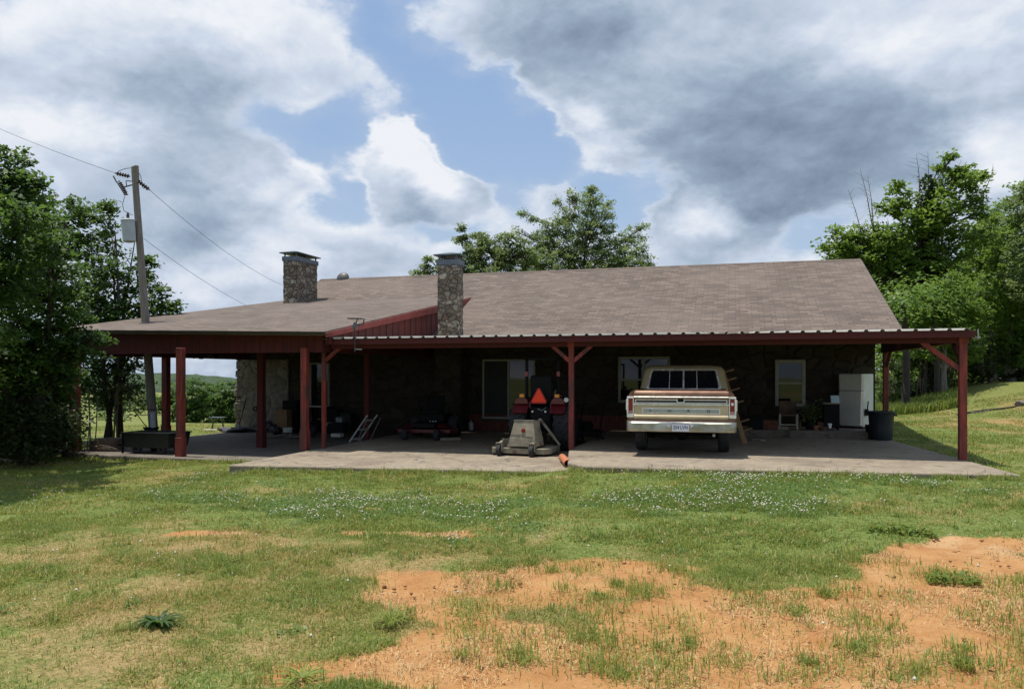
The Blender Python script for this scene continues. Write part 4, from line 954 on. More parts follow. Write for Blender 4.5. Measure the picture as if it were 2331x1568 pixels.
for x_ in (-.76,.735): lobj('bumper_bolt', MB().lathe([(.017,-.185),(.02,-.176),(.02,-.16)], (x_,0,.565), 'y', 10), M['steel'], truck)
# running gear
for x_, y_ in ((-.80,1.18),(.80,1.18),(-.80,4.35),(.80,4.35)):
    w = lobj('wheel', tyre(MB(), (x_,y_,.35), .35, .22), M['rubber'], truck, smooth=35)
    lobj('rim', MB().lathe([(.19,-.09),(.20,.0),(.19,.09),(.06,.10),(.06,-.10)], (x_,y_,.35), 'x', 20), M['steel'], w, smooth=40)
lobj('chassis', MB().box(-.46,.1,.48,-.38,4.9,.6).box(.38,.1,.48,.46,4.9,.6).tube([(-.75,1.18,.35),(.75,1.18,.35)], .045, 10).lathe([(.05,-.12),(.13,-.06),(.13,.06),(.05,.12)], (0,1.18,.35), 'x', 16).box(-.2,3.2,.35,.2,4.6,.8).box(-.4,.25,.45,.4,.8,.56), M['black'], truck)
lobj('exhaust', MB().tube([(.52,2.6,.42),(.55,1.8,.42),(.58,.9,.50),(.6,.1,.40)], .028, 8), M['steel'], truck)

# --- tractor (seen from behind), y = 0 at the rear axle, nose towards +y
q = at_t(1238, 1000, 16.95)
trac = thing('tractor', 'red compact tractor with an orange slow-vehicle triangle parked beside the centre post', 'tractor', (q.x, q.y, -.13), 0)
def lug_tyre(c, r, w, n=18):
    mb = tyre(MB(), c, r-.03, w, 'x', 32, .55)
    for k in range(n):
        for s in (-1, 1):
            a = 2*math.pi*(k+(.5 if s > 0 else 0))/n; b_ = a+.16
            p = lambda x, an, rr: (c[0]+x, c[1]+rr*math.cos(an), c[2]+rr*math.sin(an))
            mb.bar(p(s*.015, b_, r-.015), p(s*w*.48, a-.12, r-.03), .035, .045, up=(0, math.cos(a), math.sin(a)))
    return mb
for s in (-1, 1):
    w = lobj('rear_wheel', lug_tyre((s*.49,0,.54), .54, .36), M['rubber'], trac)
    lobj('rim', MB().lathe([(.30,-.15),(.31,.1),(.10,.13),(.08,.18)], (s*.49,0,.54), 'x', 22), M['white_frame'], w, smooth=40)
    w = lobj('front_wheel', lug_tyre((s*.46,1.55,.30), .30, .2, 14), M['rubber'], trac)
    fd = MB(); rg = []
    for a in np.linspace(R(18), R(150), 12):
        rr = .60; y_, z_ = rr*math.cos(a), .54+rr*math.sin(a)
        xi, xo = s*.25, s*.57
        rg.append([(xi,y_,z_),(xo,y_,z_-.0),(xo,y_*.95,z_-.035),(xi,y_*.95,z_-.02)])
    fd.loft(rg); fd.prism([(-.35,.93),(-.30,1.06),(-.1,1.17),(.25,1.18),(.42,1.0),(.42,.6),(.3,.55),(-.2,.75)], 'x', *sorted((s*.22,s*.249)))
    f_ = lobj('fender', fd, M['tractor_red'], trac, smooth=40)
    lobj('fender_top', MB().prism([(s*.25,1.02),(s*.27,1.11),(s*.33,1.165),(s*.47,1.155),(s*.54,1.11),(s*.565,1.02)], 'y', -.42, .1), M['tractor_red'], f_, bevel=.012)
    lobj('tail_light', MB().box(s*.39-.05,-.43,1.165,s*.39+.05,-.32,1.235), M['amber'], f_, bevel=.008)
    if s > 0: lobj('work_lamp', MB().lathe([(.03,-.36),(.045,-.44),(.05,-.46)], (.60,0,1.12), 'y', 14), M['white_plastic'], f_, smooth=40)
mb = MB()
for s in (-1, 1): mb.box(s*.36-.03,-.14,.6,s*.36+.03,-.08,2.02)
mb.box(-.39,-.14,1.97,.39,-.08,2.03); mb.tube([(-.36,-.11,1.1),(.36,-.11,1.1)], .03, 8)
rb = lobj('roll_bar', mb, M['black'], trac, bevel=.01)
for s in (-1, 1): lobj('reflector', MB().box(s*.36-.035,-.155,1.62,s*.36+.035,-.142,1.72), M['tail_red'], rb)
lobj('body', MB().box(-.17,.2,.45,.17,1.2,.8).box(-.3,-.18,.40,.3,.18,.72).box(-.24,-.32,.45,.24,-.05,.95).box(-.22,.0,.8,.22,.5,1.0), M['black'], trac, bevel=.02)
lobj('hood', MB().loft([[(-.26,.75,.78),(.26,.75,.78),(.26,.75,1.18),(.16,.75,1.26),(-.16,.75,1.26),(-.26,.75,1.18)],[(-.24,1.75,.70),(.24,1.75,.70),(.24,1.75,1.02),(.15,1.75,1.10),(-.15,1.75,1.10),(-.24,1.75,1.02)]]), M['tractor_red'], trac, bevel=.03)
lobj('seat', MB().box(-.23,-.2,1.0,.23,.25,1.1).prism([(-.25,1.05),(-.30,1.60),(-.24,1.66),(-.18,1.60),(-.13,1.1)], 'x', -.24, .24), M['plastic_black'], trac, bevel=.05)
st_ = MB(); st_.M = Matrix.Translation((0,.58,1.42)) @ Matrix.Rotation(R(-35), 4, 'X'); st_.lathe([(.17+.018*math.cos(a), .018*math.sin(a)) for a in np.linspace(0, 6.28, 9)[:-1]], (0,0,0), 'z', 22, closed=True)
lobj('steering_wheel', st_, M['plastic_black'], trac, smooth=60)
def tri(h, w, zb, r=.12):
    P_ = [(-w/2,zb),(w/2,zb),(0,zb+h)]; out = []
    for k in range(3):
        a_, b_, c_ = Vector(P_[k-1]), Vector(P_[k]), Vector(P_[(k+1)%3]); out += [tuple(b_+(a_-b_)*r), tuple(b_+(c_-b_)*r)]
    return out
sm = lobj('warning_triangle', MB().prism(tri(.375,.40,1.035), 'y', -.462, -.452), M['smv_edge'], trac)
lobj('triangle_face', MB().prism(tri(.295,.315,1.067,.03), 'y', -.4665, -.4625), M['smv'], sm)
lobj('hitch', MB().bar((-.28,-.1,.45),(-.33,-.75,.30),.05).bar((.28,-.1,.45),(.33,-.75,.30),.05).bar((-.26,-.15,.85),(-.32,-.6,.35),.03).bar((.26,-.15,.85),(.32,-.6,.35),.03).bar((0,-.32,.75),(0,-.9,.62),.045).tube([(0,-.3,.52),(0,-.95,.42)], .04, 10).box(-.2,-.36,.62,.2,-.325,.78), M['black'], trac)
lobj('hydraulic_coupler', MB().lathe([(.02,-.40),(.02,-.33)], (-.16,0,.86), 'y', 10).lathe([(.02,-.40),(.02,-.33)], (.13,0,.86), 'y', 10), M['chrome'], trac, smooth=40)
lobj('lever', MB().tube([(.25,-.1,1.1),(.30,-.14,1.32)], .012, 6).tube([(.13,-.3,.95),(.05,-.36,.88),(-.05,-.36,.92)], .012, 6), M['steel'], trac)

# --- tan finish mower hitched behind the tractor
q = on_z(1204, 1040, -.13)
mow = thing('rotary_mower', 'faded tan three-point mower deck with trapezoid shield behind the tractor', 'mower', (q.x-.02, q.y, -.13), R(-3))
deck = MB().prism([(-.92,.38),(-.80,.10),(.30,.10),(.42,.3),(.42,.9),(.2,1.12),(-.6,1.12),(-.95,.9)], 'z', .045, .16)
dk = lobj('deck', deck, M['mower_tan'], mow, bevel=.012)
sh = MB().loft([[(-.46,.09,.20),(.14,.09,.20),(.23,.40,.20),(-.44,.42,.20)],[(-.43,.10,.35),(.115,.10,.35),(.20,.40,.35),(-.40,.42,.35)],[(-.35,.17,.71),(.06,.17,.71),(.12,.36,.71),(-.32,.38,.71)]])
s_ = lobj('shield', sh, M['mower_tan'], mow, bevel=.012)
ang = math.atan2(.07, .40)
text_part('lettering', 'WOODS', .072, M['black_ink'], s_, (-.27, .1105, .405), (R(90)-ang*1.0, 0, 0), .0012, .001)
lobj('maker_line', MB().box(-.10,.1,.395,.07,.112,.407), M['mower_tan'], s_)
lobj('knob', MB().lathe([(.035,.06),(.045,.08),(.045,.12),(.05,.15)], (-.14,.04,.52), 'y', 16), M['tail_red'], s_, smooth=40)
lobj('shield_lip', MB().box(-.48,.075,.195,.16,.095,.22).box(-.36,.16,.712,.07,.39,.725), M['mower_tan'], s_)
for x_ in (-.62, .08):
    f_ = lobj('caster_fork', MB().bar((x_,.30,.30),(x_,.02,.24),.05).box(x_-.065,-.02,.10,x_-.05,.05,.26).box(x_+.05,-.02,.10,x_+.065,.05,.26).box(x_-.065,-.02,.255,x_+.065,.06,.275).lathe([(.035,.16),(.035,.34)], (x_,.29,0), 'z', 12), M['mower_tan'], mow)
    lobj('caster_wheel', tyre(MB(), (x_,.015,.115), .115, .085, 'x', 20, .3), M['rubber'], mow, smooth=40)
lobj('gearbox', MB().box(-.14,.5,.17,.14,.8,.46).lathe([(.09,.46),(.07,.52)], (0,.65,0), 'z', 16), M['black'], mow, bevel=.02)
lobj('hitch_frame', MB().bar((-.4,.95,.17),(0,.85,.72),.05).bar((.4,.95,.17),(0,.85,.72),.05).bar((0,.86,.72),(0,.4,.2),.04), M['mower_tan'], mow)
lobj('belt_cover', MB().box(-.66,.42,.172,-.36,.75,.32), M['mower_tan'], mow, bevel=.02)

# --- red riding mower in the shade against the wall
q = on_z(960, 1001, -.13)
rm = thing('riding_mower', 'dark red zero-turn riding mower in the shade against the stone wall', 'mower', (q.x, q.y+.2, -.13), R(4))
lobj('deck', MB().prism([(-.78,.2),(-.70,-.1),(.70,-.1),(.78,.2),(.72,.6),(-.72,.6)], 'z', .16, .27), M['tractor_red'], rm, bevel=.02)
lobj('deck_cover', MB().loft([[(-.6,.0,.30),(-.2,.0,.30),(-.2,.5,.30),(-.6,.5,.30)],[(-.42,.1,.40),(-.2,.1,.40),(-.2,.4,.40),(-.42,.4,.40)]]).loft([[(.15,.0,.30),(.6,.0,.30),(.6,.5,.30),(.15,.5,.30)],[(.2,.1,.39),(.4,.1,.39),(.4,.4,.39),(.2,.4,.39)]]), M['tractor_red'], rm, bevel=.01)
for s in (-1,1):
    lobj('rear_wheel', tyre(MB(), (s*.52,.95,.28), .28, .26, 'x', 22, .5), M['rubber'], rm, smooth=40)
    lobj('front_wheel', tyre(MB(), (s*.42,-.3,.14), .14, .13, 'x', 18, .4), M['rubber'], rm, smooth=40)
    lobj('lap_bar', MB().tube([(s*.28,.75,.5),(s*.32,.45,.95),(s*.12,.35,.98)], .016, 8), M['black'], rm)
lobj('frame', MB().box(-.32,-.2,.3,.32,1.2,.42).box(-.35,.5,.42,.35,1.3,.62), M['black'], rm, bevel=.02)
lobj('seat', MB().box(-.24,.45,.62,.24,.9,.72).prism([(.84,.68),(.95,1.10),(1.03,1.08),(.95,.66)], 'x', -.24, .24), M['plastic_black'], rm, bevel=.04)
lobj('gauge', MB().lathe([(.016,.425),(.016,.45)], (.1,.38,.0), 'z', 8).lathe([(.016,.425),(.016,.45)], (.17,.38,.0), 'z', 8).lathe([(.016,.425),(.016,.45)], (.02,.38,0), 'z', 8), M['chrome'], rm)
# --- black push mower beside the truck
q = on_z(1338, 1002, 0)
pm = thing('push_mower', 'black push mower tucked in the dark between the tractor and the pickup', 'mower', (q.x-.1, q.y+.5, 0), R(20))
lobj('deck', MB().prism([(-.28,-.3),(.28,-.3),(.3,.2),(.15,.42),(-.15,.42),(-.3,.2)], 'z', .07, .2), M['black'], pm, bevel=.03)
lobj('engine', MB().lathe([(.15,.2),(.16,.3),(.13,.38),(.05,.41)], (0,.05,0), 'z', 18), M['plastic_black'], pm, smooth=40)
lobj('handle', MB().tube([(-.24,-.3,.2),(-.24,-.8,.85),(.24,-.8,.85),(.24,-.3,.2)], .014, 8), M['black'], pm)
for s in (-1,1):
    for y_ in (-.25,.32):
        w = lobj('wheel', tyre(MB(), (s*.32,y_,.11), .11, .05, 'x', 18, .4), M['rubber'], pm, smooth=40); lobj('hub', MB().lathe([(.045,-.03),(.045,.03)], (s*.32,y_,.11), 'x', 14), M['steel'], w)
# ------------------------------------------------------------------ loose things under the roofs
def single(name, label, cat, mb, mat, group=None, **kw):
    return tag(obj(name, mb, mat, **kw), label, cat, group)
# fridge
q = on_z(1936, 975, .17)
fr_ = thing('fridge', 'old white two-door fridge standing at the right end of the stone wall', 'fridge', (q.x, q.y, .17), R(-33))
lobj('cabinet', MB().box(-.30,.05,.05,.30,.62,1.37), M['white_enamel'], fr_, bevel=.015)
lobj('plinth', MB().box(-.28,.02,0,.28,.6,.05), M['black'], fr_)
lobj('freezer_door', MB().box(-.30,0,.95,.30,.046,1.365), M['white_enamel'], fr_, bevel=.015)
lobj('fridge_door', MB().box(-.30,0,.07,.30,.046,.935), M['white_enamel'], fr_, bevel=.015)
lobj('handle', MB().box(-.285,-.03,.98,-.265,-.001,1.2), M['white_frame'], fr_); lobj('handle', MB().box(-.285,-.03,.62,-.265,-.001,.91), M['white_frame'], fr_)
q2 = Matrix.Rotation(R(-33), 4, 'Z') @ Vector((.33,.14,0)); X, Y = q.x+q2.x, q.y+q2.y
tl_ = thing('tool_holder', 'small black caddy with a dark handle hung on the side of the fridge', 'caddy', (X, Y, .5))
obj('box', MB().box(X-.02,Y-.05,.50,X+.05,Y+.08,.66), M['plastic_black'], tl_); obj('handle', MB().tube([(X+.02,Y,.60),(X+.05,Y+.01,.86)], .015, 6), M['black'], tl_)
# bin
q = on_z(2011, 1003, 0)
bn = thing('trash_can', 'big round black trash can at the right edge of the slab', 'trash can', (q.x, q.y+.28, 0))
bx, by_ = q.x, q.y+.28
mb = MB(); rg = []
for r_, z_ in ((.225,0),(.235,.02),(.255,.30),(.275,.60),(.285,.62),(.30,.64),(.30,.67),(.27,.67),(.25,.60),(.22,.05)):
    rg.append([(bx+(r_+(.006*math.cos(k*math.pi/1.5) if z_ < .61 else 0))*math.cos(2*math.pi*k/48), by_+(r_+(.008 if (k % 4 < 2 and .02 < z_ < .6) else 0))*math.sin(2*math.pi*k/48), z_) for k in range(48)])
obj('body', mb.loft(rg), M['bin'], bn, smooth=35)
for s in (-1,1): obj('handle', MB().box(bx+s*.30-.03,by_-.09,.56,bx+s*.30+.03,by_+.09,.60), M['bin'], bn, bevel=.01)
q = on_z(1978, 980, .17)
single('black_bucket', 'tall black bucket standing between the fridge and the trash can', 'bucket', MB().lathe([(.11,.0),(.13,.30),(.14,.30),(.14,.33),(.12,.33),(.10,.02)], (q.x, q.y-.3, .0), seg=20), M['plastic_black'], smooth=40)
# cabinet + bright panel
q = on_z(1895, 979, .17); x, y = q.x, q.y+.25
cb_ = thing('side_cabinet', 'small black cabinet on short legs left of the fridge', 'cabinet', (x, y, .17))
obj('carcass', MB().box(x-.19,y-.2,.22,x+.17,y+.2,.80), M['plastic_black'], cb_, bevel=.01); obj('top', MB().box(x-.21,y-.22,.802,x+.19,y+.22,.83), M['wood_grey'], cb_)
for sx in (-.16,.14):
    for sy in (-.17,.17): obj('leg', MB().box(x+sx-.02,y+sy-.02,.17,x+sx+.02,y+sy+.02,.22), M['black'], cb_)
obj('drawer', MB().box(x-.17,y-.215,.62,x+.15,y-.201,.78), M['plastic_black'], cb_, bevel=.005)
M['pale_panel'] = pmat('pale_blue_plastic', (.62,.78,.84), .3, var=.05)
mb = MB().prism([(y-.19,.832),(y-.05,1.01),(y-.02,1.0),(y-.15,.832)], 'x', x-.02, x+.17)
single('plastic_tray', 'bright pale-blue plastic tray leaning on top of the black cabinet', 'tray', mb, M['pale_panel'])
# white chair
q = on_z(1795, 977, .17); x, y = q.x, q.y+.15
ch_ = thing('armchair', 'small chair with white front legs under the right window', 'chair', (x, y, .17))
obj('seat', MB().box(x-.20,y-.18,.50,x+.20,y+.2,.54), M['brown'], ch_, bevel=.01); obj('backrest', MB().box(x-.21,y+.2,.52,x+.21,y+.23,.86), M['brown'], ch_, bevel=.01)
for sx in (-.2,.2):
    obj('leg', MB().box(x+sx-.022,y-.20,.17,x+sx+.022,y-.16,.55), M['white_frame'], ch_); obj('leg', MB().box(x+sx-.02,y+.18,.17,x+sx+.02,y+.22,.50), M['wood'], ch_)
    obj('armrest', MB().box(x+sx-.025,y-.2,.68,x+sx+.025,y+.2,.705), M['brown'], ch_)
obj('stretcher', MB().box(x-.178,y-.19,.27,x+.178,y-.17,.30), M['white_frame'], ch_)
# pots, boxes along the step
def pot(name, label, px, py, r, h, mat, zz=.17):
    q = on_z(px, py, zz); return single(name, label, 'flower pot', MB().lathe([(r*.68,zz),(r*.95,zz+h*.8),(r*1.08,zz+h*.8),(r*1.08,zz+h),(r*.9,zz+h),(r*.8,zz+h*.5)], (q.x,q.y,0), seg=20), mat, group='pots along the wall step', smooth=40)
pot('flower_pot', 'small terracotta flower pot on the step under the window corner', 1858, 979, .07, .11, M['terracotta'])
pot('flower_pot', 'wide dull brown flower pot on the step left of the black cabinet', 1874, 980, .09, .09, M['brown'])
pot('flower_pot', 'little pale jar on the crate beside the black cabinet', 1889, 974, .04, .10, M['white_plastic'], .36)
q = on_z(1886, 979, .17)
single('crate', 'low reddish crate on the step against the black cabinet', 'crate', MB().box(q.x-.24,q.y+.1,.17,q.x+.02,q.y+.4,.36), M['brick'], bevel=.008)
def potplant(px, py, h, seed, label):
    q = on_z(px, py, .17); r = np.random.RandomState(seed); t_ = thing('potted_plant', label, 'plant', (q.x, q.y+.25, .17), group='potted plants in the shade of the carport')
    x, y = q.x, q.y+.25
    obj('pot', MB().lathe([(.08,.17),(.11,.36),(.12,.36),(.12,.39),(.09,.39)], (x,y,0), seg=16), M['plastic_black'], t_, smooth=40)
    c = np.array([x, y, .4+h/2])+r.normal(0, 1, (220, 3))*np.array([.11,.1,h*.3]); o = leaf_quads('foliage', c-np.array([x,y,.17]), r.uniform(.05, .1, 220), np.clip(r.normal(.5,.2,220), 0, 1), M['leaf_pale'], parent=t_, rng=r); return t_
potplant(1845, 979, .35, 1, 'leafy plant in a black pot below the right edge of the window'); potplant(1868, 978, .4, 2, 'taller grey-green plant in a black pot nearest the black cabinet')
for px, w, h, m_, lb in ((1722, .34, .32, 'plastic_black', 'black storage box just right of the pickup at the wall'), (1752, .4, .22, 'brick', 'low red-brown box against the wall left of the chair')):
    q = on_z(px, 979, .17); single('storage_box', lb, 'box', MB().box(q.x-w/2,q.y+.2,.17,q.x+w/2,q.y+.55,.17+h), M[m_], bevel=.012)
q = on_z(1765, 978, .17); single('grey_board', 'short grey board on edge between the low box and the chair', 'board', MB().box(q.x-.02,q.y+.05,.17,q.x+.32,q.y+.09,.25), M['wood_grey'])
q = on_z(1822, 976, .17); single('bottle', 'slim brown bottle standing right of the chair', 'bottle', MB().lathe([(.03,.17),(.032,.32),(.012,.37),(.012,.41)], (q.x,q.y+.1,0), seg=12), M['wood'], smooth=40)
# board with pegs leaning to the right of the pickup
a, b_ = on_z(1696, 1012, 0), at_t(1644, 842, 16.6)
pr = thing('pegged_board', 'tall timber board with projecting pegs leaning beside the pickup', 'board', tuple(a))
a = a+Vector((0,0,.02)); obj('upright', MB().bar(a, b_, .10, .045, up=(0,1,0)), M['wood'], pr, bevel=.004)
for k in (.18,.30,.55,.72,.86,.97):
    p = a.lerp(b_, k); pg = obj('peg', MB().bar(p+Vector((.045,-.01,0)), p+Vector((.23,-.05,.06)), .028, .028), M['wood'], pr)
q = on_z(1722, 1003, 0)
single('rag', 'crumpled pale rag on the slab beside the leaning board', 'rag', MB().blob((q.x,q.y,.012), (.17,.11,.028), 5, .5), M['wood_grey'], smooth=60)
# clay pipe in the gap between the slabs
a, b_ = on_z(1280, 1041, -.06), on_z(1293, 1055, -.06)
d = (b_-a).normalized(); side_ = Vector((-d.y, d.x, 0)); mb = MB(); rg = []
for p, r_ in ((a,.072),(b_,.072),(b_,.060),(a+(b_-a)*.1,.060)):
    rg.append([tuple(p+r_*(math.cos(k*math.pi/10)*side_+math.sin(k*math.pi/10)*side_.cross(d))) for k in range(20)])
single('clay_pipe', 'short orange clay pipe sticking out between the two slabs', 'pipe', mb.loft(rg), M['terracotta'], smooth=40)
# small ladder against the dark post
q = on_z(808, 1004, -.13); q_ = at_t(832, 940, q.length*1.0)
ld = thing('step_ladder', 'short aluminium step ladder leaning against the dark red inner post', 'ladder', tuple(q), 0)
A0, A1 = on_z(795, 1006, -.13), on_z(818, 1004, -.13); up_ = Vector((.36, .22, .62))
for p0 in (A0, A1): obj('rail', MB().bar(p0, p0+up_*1.05, .035, .022, up=(0,1,0)), M['alu'], ld)
for k in (.12,.48,.84): obj('rung', MB().bar(A0+up_*k, A1+up_*k, .06, .045), M['alu'], ld)
B0, B1 = A0+Vector((.03,.06,0)), A1+Vector((.10,.10,0))
for p0 in (B0, B1): obj('rail', MB().bar(p0+Vector((.02,.25,0)), p0+up_*.92, .014, .012, up=(0,1,0)), M['alu'], ld)
# jug, floor plank
q = on_z(1072, 981, -.13); q = on_y(1072, 979, WY-.25)
jg = thing('white_jug', 'white plastic jug hanging in front of the red brick under the sliding window', 'jug', (q.x, q.y, q.z)); z0 = q.z
obj('body', MB().lathe([(.06,z0),(.075,z0+.02),(.075,z0+.2),(.03,z0+.25),(.022,z0+.27)], (q.x,q.y,0), seg=18), M['white_plastic'], jg, smooth=40)
obj('cap', MB().lathe([(.026,z0+.271),(.026,z0+.30)], (q.x,q.y,0), seg=12), M['white_frame'], jg)
hb = thing('wall_shelf', 'narrow dark shelf stand holding the white jug', 'stand', (q.x, q.y, -.13))
obj('stand', MB().box(q.x-.09,q.y-.08,z0-.03,q.x+.09,q.y+.08,z0-.002).box(q.x-.02,q.y-.02,-.13,q.x+.02,q.y+.02,z0-.031), M['black'], hb)
a, b_ = on_z(998, 1003, -.13), on_z(1044, 1002, -.13)
single('floor_plank', 'pale weathered plank lying on the slab before the red riding mower', 'plank', MB().bar(a+Vector((0,.1,.035)), b_+Vector((0,.1,.035)), .2, .06), M['wood_grey'], bevel=.005)
# long-handled tools leaning on the pale stone
for lb, p0, p1, hd in (('long thin-handled hoe leaning on the pale stone at the wall corner', (541,989), (561,905), .04), ('spade with a D-shaped grip leaning right of the hoe', (563,989), (581,935), .05)):
    a = on_y(*p0, WY-.45); a.z = max(a.z, -.28); b_ = on_y(*p1, WY-.10); t_ = thing('garden_tool', lb, 'garden tool', tuple(a), group='long-handled tools on the stone wall')
    obj('handle', MB().tube([a, b_], .014, 8), M['wood_grey'] if hd > .04 else M['black'], t_)
    if hd > .04: obj('grip', MB().box(b_.x-.07,b_.y-.015,b_.z,b_.x+.07,b_.y+.015,b_.z+.03).box(b_.x-.07,b_.y-.015,b_.z+.03,b_.x-.045,b_.y+.015,b_.z+.11).box(b_.x+.045,b_.y-.015,b_.z+.03,b_.x+.07,b_.y+.015,b_.z+.11).box(b_.x-.07,b_.y-.015,b_.z+.11,b_.x+.07,b_.y+.015,b_.z+.135), M['black'], t_)
    obj('blade', MB().box(a.x-.08,a.y-.03,-.285,a.x+.08,a.y,-.285+.22), M['steel'], t_, bevel=.005)
# jumble against the wall between the posts
def jb(px, py, Y, w, h, dd, mat, name, label, cat, group=None, z0=-.29):
    d = ray(px, py); x = d[0]*Y/d[1]; return single(name, label, cat, MB().box(x-w/2,Y-dd/2,z0,x+w/2,Y+dd/2,z0+h), M[mat], group, bevel=.012)
jb(645, 960, 20.9, .42, .72, .3, 'wood', 'cardboard_box', 'tall brown cardboard box in the shaded junk beside the thick front post', 'box')
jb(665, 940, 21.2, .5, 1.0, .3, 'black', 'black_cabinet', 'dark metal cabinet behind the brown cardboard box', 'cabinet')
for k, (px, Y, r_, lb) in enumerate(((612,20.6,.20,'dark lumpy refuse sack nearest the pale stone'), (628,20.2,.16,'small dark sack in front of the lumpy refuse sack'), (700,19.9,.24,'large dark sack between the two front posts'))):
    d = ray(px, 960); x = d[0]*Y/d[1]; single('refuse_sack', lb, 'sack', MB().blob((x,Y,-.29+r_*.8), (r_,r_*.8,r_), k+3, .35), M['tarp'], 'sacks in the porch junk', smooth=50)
d = ray(655, 985); Y = 19.6; x = d[0]*Y/d[1]
single('plastic_bucket', 'white plastic bucket in the junk left of the thick front post', 'bucket', MB().lathe([(.10,-.29),(.13,-.05),(.14,-.05),(.14,-.02),(.12,-.02),(.095,-.26)], (x,Y,0), seg=20), M['white_plastic'], smooth=40)
d = ray(722, 945); Y = 20.8; x = d[0]*Y/d[1]
tb = thing('work_table', 'dark table with a white cloth behind the two front posts', 'table', (x,Y,-.13))
obj('tabletop', MB().box(x-.45,Y-.3,.50,x+.45,Y+.3,.54), M['black'], tb)
for sx in (-.4,.4):
    for sy in (-.25,.25): obj('leg', MB().box(x+sx-.02,Y+sy-.02,-.13,x+sx+.02,Y+sy+.02,.50), M['black'], tb)
single('table_cloth', 'folded white cloth lying on the dark table', 'cloth', MB().box(x-.15,Y-.28,.543,x+.3,Y+.1,.575), M['cloth'], bevel=.01)
for px, py, Y, w, h, lb, cat, mt in ((757,965,20.4,.34,.10,'white folded sheet in the junk right of the thin front post','sheet','cloth'), (768,990,19.4,.30,.10,'pale fringed bundle low on the slab left of the ladder','bundle','cloth'), (775,955,20.6,.20,.16,'grey metal toolbox behind the fringed bundle','toolbox','steel')):
    p = on_y(px, py, Y); single(cat, lb, cat, MB().box(p.x-w/2,Y-.12,p.z-h/2,p.x+w/2,Y+.12,p.z+h/2), M[mt], bevel=.02)
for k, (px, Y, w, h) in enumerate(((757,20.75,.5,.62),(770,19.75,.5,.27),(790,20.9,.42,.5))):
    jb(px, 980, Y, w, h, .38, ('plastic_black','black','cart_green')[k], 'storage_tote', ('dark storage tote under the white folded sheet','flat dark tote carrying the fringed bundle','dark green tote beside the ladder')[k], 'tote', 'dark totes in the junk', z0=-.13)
rng = random.Random(8)
for k in range(7):
    px = 600+k*11; d = ray(px, 1000); Y = 18.9+rng.uniform(0,.8); x = d[0]*Y/d[1]; a_ = rng.uniform(-.5,.5); l = rng.uniform(.3,.6)
    p = Vector((x,Y,-.25+.05*(k % 3))); single('firewood_stick', ('thin grey stick','short thick stick','bent brown stick','pale split stick','long brown stick','dark knotty stick','broken grey stick')[k]+' in the low woodpile behind the shaded inner post', 'stick', MB().tube([p-Vector((l/2*math.cos(a_),l/2*math.sin(a_),0)), p+Vector((0,0,.01)), p+Vector((l/2*math.cos(a_),l/2*math.sin(a_),.02))], [.03,.035,.025], 7), M[('wood_grey','bark_pale','bark')[k % 3]], 'sticks in the low woodpile', smooth=50)
# clutter past the porch corner
for px, py, l, w, h, mt, lb in ((480,998,.5,.16,.02,'cloth','sunlit white sheet of board on the porch edge'), (497,993,.62,.14,.09,'wood','short sunlit timber block behind the white board'), (512,992,.35,.2,.10,'wood_grey','greyer stub of timber next to the sunlit block')):
    p = on_z(px, py, -.28); p.y = min(p.y, 21.9); p = Vector((ray(px,py)[0]*21.3/ray(px,py)[1], 21.3 if mt != 'wood' else 22.0, 0)); p.z = -.285 if p.y < 21.6 else zf(p.x, p.y)+.0
    single('timber_offcut', lb, 'timber', MB().box(p.x-l/2,p.y-w/2,p.z,p.x+l/2,p.y+w/2,p.z+h), M[mt], 'offcuts at the porch corner', bevel=.006)
p = on_y(540, 995, 21.0); single('dark_tarp', 'crumpled dark tarp on the porch floor under the leaning tools', 'tarp', MB().blob((p.x,20.9,-.25), (.62,.28,.09), 12, .45), M['tarp'], smooth=60)
p = on_y(496, 968, 22.3); gb = thing('garden_stool', 'low green metal stool on the grass beyond the porch corner', 'stool', (p.x,22.3,-.35))
obj('seat', MB().box(p.x-.26,22.15,.04,p.x+.26,22.45,.075), M['teal'], gb)
for sx in (-.2,.2): obj('leg', MB().bar((p.x+sx*1.2,22.3,-.4),(p.x+sx*.8,22.3,.04),.035), M['teal'], gb)
# garden cart
q = on_z(342, 1032, -.29); x, y = q.x, q.y+.2
gc = thing('dump_cart', 'black steel dump cart on the porch beside the thick left post', 'cart', (x, y, -.29), 0)
def P3(a, b, c): return (x+a, y+b, -.29+c)
rg = [[P3(-.60,-.32,.14),P3(.60,-.32,.14),P3(.60,.32,.14),P3(-.60,.32,.14)],[P3(-.64,-.38,.46),P3(.64,-.38,.46),P3(.64,.38,.46),P3(-.64,.38,.46)]]
mb = MB().loft(rg); rim = MB().box(x-.66,y-.40,.172,x+.66,y-.36,.20).box(x-.66,y+.36,.172,x+.66,y+.40,.20).box(x-.66,y-.359,.172,x-.62,y+.359,.20).box(x+.62,y-.359,.172,x+.66,y+.359,.20)
obj('tub', mb, M['cart_green'], gc, bevel=.01); obj('rim', rim, M['cart_green'], gc)
for sx in (-.30,.38):
    for sy in (-.27,.27): obj('wheel', tyre(MB(), (x+sx,y+sy,-.29+.115), .115, .08, 'y', 18, .35), M['rubber'], gc, smooth=40)
obj('axle', MB().box(x-.55,y-.05,-.165,x+.5,y+.05,-.145), M['black'], gc); obj('drawbar', MB().bar((x-.5,y,-.16),(x-1.0,y-.1,-.12),.04), M['black'], gc)
obj('corner_leg', MB().box(x-.63,y-.39,-.28,x-.595,y-.355,.17), M['black'], gc)
